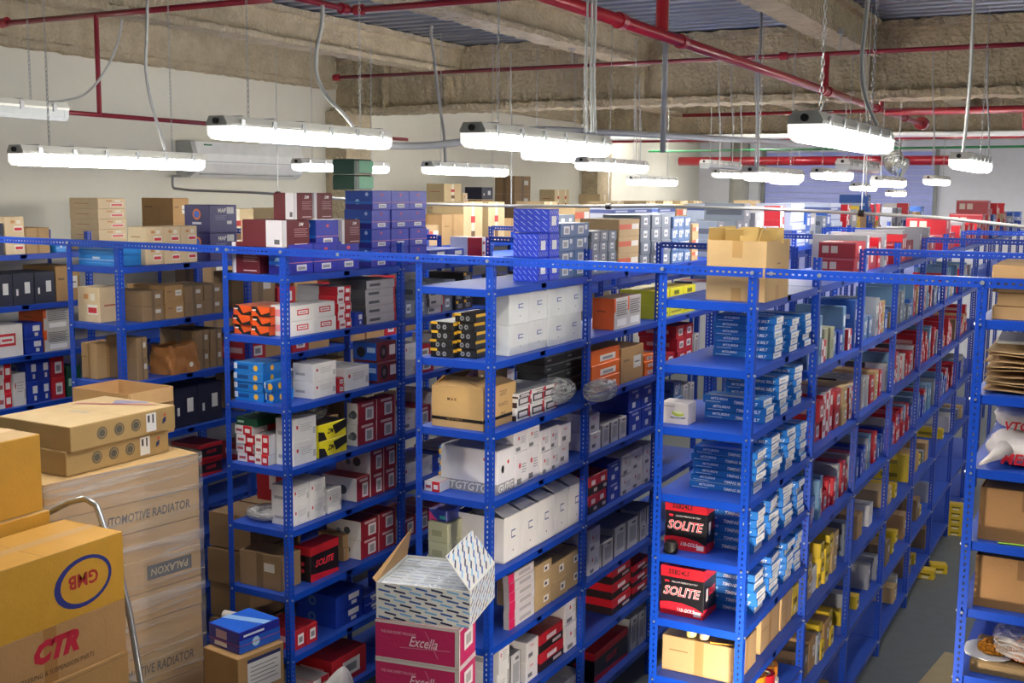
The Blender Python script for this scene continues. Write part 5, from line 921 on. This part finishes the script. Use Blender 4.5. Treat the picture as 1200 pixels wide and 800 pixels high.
pipe('sprinkler_branch', [(-.68, 6.3, 4.48), (6.0, 6.3, 4.48)], .028, M_RED, 'red sprinkler pipe branching right from the thick main', group='red sprinkler pipes', extra=[('riser', (.6, 6.3, 4.48), (.6, 6.3, 4.3), .025, M_RED)])
pipe('fire_main', [(-6.1, 15.2, 4.28), (-1.0, 15.2, 4.28)], .08, M_RED, 'fat red fire main across the far end of the hall', group='red sprinkler pipes')
pipe('white_duct_pipe', [(-5.2, 7.6, 4.34), (6.5, 7.6, 4.32)], .03, M_WHITEPL, 'white conduit below the red pipes behind the first girder', 'conduit')
pipe('green_pipe', [(-6.2, 13.9, 4.42), (6.5, 11.5, 4.38)], .018, paint('#2f9a5c', .4), 'thin green pipe across the far part of the hall', 'pipe')
# drain pipe from the air conditioner
pts = [(-6.84, 3.1, 3.80), (-6.84, 3.0, 3.80), (-6.84, 3.0, 3.68), (-6.6, 3.0, 3.66), (-5.77, 3, 3.645), (-4.76, 3, 3.6), (-3.84, 3, 3.565), (-3, 3, 3.56), (-2.27, 3, 3.57), (-1.5, 3, 3.575), (-.83, 3, 3.57), (-.15, 3, 3.55), (.37, 3, 3.53), (.92, 3, 3.48), (1.8, 3, 3.42)]
pipe('drain_pipe', ell(pts, .03), .012, paint('#8a8a88', .5), 'grey drain pipe slung from the air conditioner across the racks', 'pipe', extra=[('hanger_rod', (x, 3, z), (x, 3, 4.98), .003, M_STEEL) for x, z in ((-5.5, 3.63), (-2.12, 3.57), (-.15, 3.55))]+[('pipe_clip', (x-.02, 3, z), (x+.02, 3, z), .024, M_BLACK) for x, z in ((-5.5, 3.635), (-2.12, 3.57), (-.15, 3.55))])
# grey conduit bending over the light fittings
pipe('conduit', ell([(-2.6, -.55, 3.93), (-2.0, .3, 3.93), (-1.7, .8, 4.06), (-.6, 3.4, 4.06)], .25, 6), .02, paint('#b0b4b8', .5), 'grey conduit bending up between two light fittings', 'conduit')
for i, (px, z0_, z1_, Y) in enumerate([(779, 3.93, 5.27, 1.4), (888, 3.9, 5.27, 4.5)]):
    x = solve('X', px, (0, Y, 4.4), -6, 4); pipe('conduit', [(x, Y, z0_), (x, Y, z1_)], .018 if i == 0 else .012, paint('#a8acae', .45), 'vertical grey conduit dropping from the deck to a %s fitting' % ('central' if i == 0 else 'far'), 'conduit')
# flexible silver duct
mb = MB(); pp = [Vector((-2.2, 15.0, 4.62)), Vector((-2.2, 14.9, 4.4)), Vector((-2.1, 14.8, 4.2)), Vector((-1.9, 14.8, 4.12))]; fine = []
for a, b in zip(pp, pp[1:]): fine += [a.lerp(b, t/8) for t in range(8)]
mb.tube(fine, [.16+.015*(i % 2) for i in range(len(fine))], paint('#b0b2b0', .25, .9), 14); tag(put(mb.mesh('silver_duct'), 'silver_duct'), 'short length of crinkled silver duct high at the far end', 'duct')
# ------------------------------------------------------------------ light fittings
M_LIT = emit('#fffaf2', 46.0); M_LEND = emit('#fffaf2', 1.0); M_DIM = paint('#a4a9ab', .3); M_HOUS = paint('#d2d2ca', .5); M_LENS = paint('#d8dcdc', .2)
LF = 1.25
def fit_meshes(lit):
    H = MB(); pr = [(-.058, 0), (-.06, .012), (-.042, .042), (.042, .042), (.06, .012), (.058, 0)]; L = LF/2
    def ext(mb, pr, y0, y1, m, caps=True):
        for (xa, za), (xb, zb_) in zip(pr, pr[1:]+pr[:1]): mb.poly([(xa, y0, za), (xb, y0, zb_), (xb, y1, zb_), (xa, y1, za)], m)
        if caps: mb.poly([(x, y0, z) for x, z in pr][::-1], m); mb.poly([(x, y1, z) for x, z in pr], m)
    ext(H, pr, -L, L, M_HOUS)
    D = MB(); pd = [(.058, .0), (.056, -.04), (.036, -.058), (-.036, -.058), (-.056, -.04), (-.058, .0)]
    ext(D, pd, -L+.035, L-.035, M_LIT if lit else M_DIM)
    E = MB(); pe = [(x*1.02, z) for x, z in pd]; me_ = M_LEND if lit else M_DIM; ext(E, pe, -L+.004, -L+.034, me_)
    E2 = MB(); ext(E2, pe, L-.034, L-.004, me_)
    C = MB(); C.box((-.066, -.012, -.012), (-.0585, .012, .03), M_STEEL); C.box((.0585, -.012, -.012), (.066, .012, .03), M_STEEL); C.box((-.066, -.008, .0425), (.066, .008, .046), M_STEEL)
    G = MB(); G.tube([(0, -L-.012, .02), (0, -L, .02)], .013, M_BLACK, 14)
    K_ = MB(); zc = .044; i = 0
    while zc < 1.05:     # oval links, alternate ones turned a quarter
        n = 8; lp = []
        for k in range(n+1): a = 2*pi*k/n; q = .006*cos(a); lp.append((q, 0, zc+.014+.014*sin(a)) if i % 2 else (0, q, zc+.014+.014*sin(a)))
        K_.tube(lp, .0016, M_STEEL, 4, False); zc += .023; i += 1
    return H.mesh('housing'), D.mesh('diffuser'), (E.mesh('lens_end'), E2.mesh('lens_end')), C.mesh('clip'), G.mesh('cable_gland'), K_.mesh('hanging_chain')
FM = {True: fit_meshes(True), False: fit_meshes(False)}
def fitting(x, y, z, label, lit=True, rz=0):
    """z = underside of the housing; y = near end"""
    H, D, E, C, G, Kc = FM[lit]; r = thing('light_fitting', label, 'light fitting', (x, y+LF/2, z), rz, 'weatherproof tube fittings')
    h_ = put(H, 'housing', parent=r); d_ = put(D, 'diffuser', parent=r); put(E[0], 'lens_end', parent=d_); put(E[1], 'lens_end', parent=d_); put(G, 'cable_gland', parent=h_)
    for k in range(6): put(C, 'clip', (0, -LF/2+.1+k*(LF-.2)/5, 0), 0, h_)
    for s in (-1, 1): put(Kc, 'hanging_chain', (0, s*.42, 0), 0, r)
    return r
FIT = [(-3.28, -1.57, 3.84, 'lit fitting at the left edge, in front of the air conditioner'), (-1.95, -1.58, 3.95, 'lit fitting left of centre whose right end overlaps the grey conduit'), (-.77, -1.39, 3.91, 'large lit fitting in the middle of the picture'),
       (.6, -1.54, 3.91, 'large lit fitting on the right seen nearly end-on, with a dark gland'), (-3.41, 2.34, 3.87, 'lit fitting hanging over the royal blue cartons and tan stack'), (-4.51, 2.07, 3.89, 'lit fitting behind the green wrapped packs, by the first column'),
       (-3.52, 4.22, 4.04, 'thin far fitting half hidden behind the large middle one'), (-2.23, 2.71, 3.91, 'lit fitting right of the large middle one, its near end dark grey'), (-3.12, 5.81, 3.82, 'small lit fitting beneath the fat red fire main'),
       (.61, 2.03, 3.9, 'lit fitting at right, under the end of the thick red main'), (-.82, 2.49, 3.83, 'bright fitting on the right in the cluster before the shutter'), (1.16, 6.2, 3.95, 'lit fitting cut by the right picture edge'),
       (-1.01, 5.13, 3.88, 'lit fitting before the shutter, next to an unlit one'), (-3.44, 9.47, 3.96, 'far fitting left in the cluster before the shutter'), (-1.78, 10.25, 3.8, 'small far fitting low before the shutter'),
       (-.6, 5.74, 3.82, 'lit fitting in the middle of the shutter'), (-1.93, 13.48, 3.73, 'lowest and smallest far fitting before the shutter'), (-.45, 7.74, 3.86, 'lit fitting beside the silver duct'), (-3.06, 10.9, 3.89, 'faint far fitting below the bright cluster')]
for x, y, z, l in FIT: fitting(x, y, z, l)
fitting(-3.73, -2.15, 4.1, 'unlit fitting at the upper left picture edge', False); fitting(-2.88, 7.4, 4.03, 'unlit grey fitting just right of the centre', False); fitting(-.55, 4.1, 3.93, 'unlit fitting beside the lit one before the shutter', False)
for x, y, z, l in [(2.4, -2.5, 3.85, 'lit fitting outside the picture on the right'), (2.4, 1.2, 3.85, 'lit fitting outside the picture on the right, second one'), (2.6, 5, 3.85, 'lit fitting outside the picture on the right, third one'), (-4.2, -4.6, 3.85, 'lit fitting outside the picture on the left'), (-5.6, -1.2, 3.85, 'lit fitting over the wall rack, outside the picture'), (-1.0, -6.8, 3.85, 'lit fitting behind the viewpoint'),  # extra fittings past the frame and behind beams, added to light the hall
                   (2.2, 9, 3.85, 'lit fitting far back on the right, outside the picture'), (2.4, 13.5, 3.85, 'lit fitting near the back wall, outside the picture'), (2.4, 16.3, 3.85, 'lit fitting nearest the back wall, outside the picture')] + [(x, 13.35, 4.72, 'added lit fitting high between the farthest girders, %s from the side wall' % ORD[i+1]) for i, x in enumerate((-6.1, -4.2, -2.1, .2))] + [(x, 6.12, 4.84, 'added lit fitting high behind the first girder, %s from the side wall' % ORD[i+1]) for i, x in enumerate((-4.1, -1.8))] + [(x, 15.6, 4.34, 'tiny added lit fitting behind the fat red main, %s from the side wall' % ORD[i+1]) for i, x in enumerate((-5.7, -4.0, -2.6, -.9))]: fitting(x, y, z, l)
# cords
def cord(pts, label, r=.007, col='#b4b6b4'):
    pts = [Vector(p) for p in pts]; out = []
    P = [pts[0]]+pts+[pts[-1]]
    for i in range(1, len(P)-2):
        for k in range(8):
            t = k/8; a, b, c, d_ = P[i-1], P[i], P[i+1], P[i+2]; out.append(.5*((2*b)+(c-a)*t+(2*a-5*b+4*c-d_)*t*t+(3*b-a-3*c+d_)*t**3))
    out.append(pts[-1]); mb = MB(); mb.tube([p-pts[0] for p in out], r, paint(col, .5), 8); tag(put(mb.mesh('hanging_cable', True), 'hanging_cable', pts[0]), label, 'cable', 'cables to the light fittings')
def pts_at(Y, *pp): return [tuple(at(x, y, 'Y', Y)) for x, y in pp]
cord(pts_at(-.82, (173, -12), (172, 40), (171, 80), (176, 115), (186, 150), (194, 176)), 'thick grey cord falling to the left edge fitting', .0085)
cord(pts_at(-.2, (143, 22), (138, 50), (122, 85), (100, 110), (75, 118), (48, 120), (22, 121)), 'thin grey cord sweeping to the unlit fitting at upper left', .008)
cord(pts_at(-.9, (378, 6), (377, 30), (371, 60), (372, 90), (385, 115), (402, 133), (414, 148)), 'thick white cord curving to the fitting left of centre', .010)
cord(pts_at(1.9, (506, 30), (505, 40), (509, 70), (514, 115), (520, 155), (522, 190)), 'grey cord dropping to the fitting over the royal blue cartons', .012)
cord(pts_at(-1.9, (1018, -12), (1014, 30), (1010, 70), (1012, 105), (1020, 130), (1028, 147)), 'white cord reaching the large end-on fitting', .0065)
cord(pts_at(-.6, (1142, -12), (1140, 30), (1138, 80), (1134, 130), (1130, 165), (1128, 178)), 'white cord reaching the fitting under the thick main', .006)
for i, (px, Y) in enumerate([(698, -1.0), (694, -.98), (689, -1.02)]): cord(pts_at(Y, (px, -10), (px-1, 40), (px-2, 90), (px-1, 140), (px-1, 155)), 'white cord of the bundle above the middle fitting, %s one' % ['right', 'central', 'left'][i], .005 if i else .007)
for i, (px, y1, Y) in enumerate([(843, 195, 3.5), (888, 198, 2.2), (886, 190, 3.0), (1015, 230, 3.5), (1158, 195, 3.2), (1094, 200, 5.0), (858, 195, 5.2), (868, 195, 6.), (599, 240, 2.9), (745, 195, 5.), (750, 190, 4.5)]): cord(pts_at(Y, (px, 60 if i < 9 else 90), (px-1, 110), (px+1, 150), (px, y1)), 'thin white wire hanging amid the far fittings, %s in the row' % ORD[i+1], .005)
# pipe hangers on the secondary beams
for i, (x, y) in enumerate([(-5.18, 4.04), (-2.97, 4.04), (-.6, 4.04)]):
    mb = MB(); mb.tube([(x, y, 4.8), (x, y, 4.955)], .006, M_STEEL, 6); mb.box((x-.02, y-.03, 4.945), (x+.02, y+.03, 4.99), M_STEEL); tag(put(mb.mesh('pipe_hanger'), 'pipe_hanger'), 'steel clamp holding the long thin branch under a beam, %s from left' % ORD[i+1], 'bracket', 'pipe hangers')
# unseen lamp inferred from the lit lower right rack; tripod form is added
WL = Vector((.42, -.85, 0)); wl = thing('unseen_lamp', 'unseen lamp on an added tripod, in front of the right rack', 'lamp', tuple(WL))
mb = MB(); mb.tube([(0, 0, .4), (0, 0, 1.05)], .014, M_BLACK, 8); put(mb.mesh('pole'), 'pole', parent=wl)
for k in range(3): mb = MB(); mb.tube([(0, 0, .45), (.3*cos(k*2.1), .3*sin(k*2.1), .01)], .01, M_BLACK, 8); put(mb.mesh('leg'), 'leg', parent=wl)
mb = MB(); mb.box((-.11, .0, -.09), (.11, .05, .09), M_BLACK); hd = put(mb.mesh('lamp_head'), 'lamp_head', (0, 0, 1.15), .0, wl); hd.rotation_euler = (.12, 0, .32)
mb = MB(); mb.box((-.1, .0501, -.08), (.1, .053, .08), emit('#fff0dc', 520)); put(mb.mesh('lamp_glass'), 'lamp_glass', parent=hd)
# ------------------------------------------------------------------ camera, world, view
cd = bpy.data.cameras.new('camera'); cd.lens = 36*F/1200; cd.sensor_width = 36; cd.clip_end = 100; cam = bpy.data.objects.new('camera', cd); COL.objects.link(cam)
R = Matrix((RT2, UP2, -FW)).transposed().to_4x4(); cam.matrix_world = Matrix.Translation(CAM) @ R
sc = bpy.context.scene; sc.camera = cam
w = bpy.data.worlds.new('world'); sc.world = w; w.use_nodes = True; w.node_tree.nodes['Background'].inputs[0].default_value = (.8, .88, 1, 1); w.node_tree.nodes['Background'].inputs[1].default_value = .08
vs_ = sc.view_settings; vs_.view_transform = 'Standard'; vs_.look = 'None'; vs_.gamma = 1; vs_.exposure = 0; vs_.use_curve_mapping = False
sc.cycles.max_bounces = 8; sc.cycles.transparent_max_bounces = 16; sc.cycles.sample_clamp_indirect = 8
dup_ = {l: v for l, v in USED.items() if len(v) > 1}
for l in list(dup_)[:12]: print('DUPLABEL', l, dup_[l][:4])
print('things', sum(len(v) for v in USED.values()), 'dups', len(dup_))
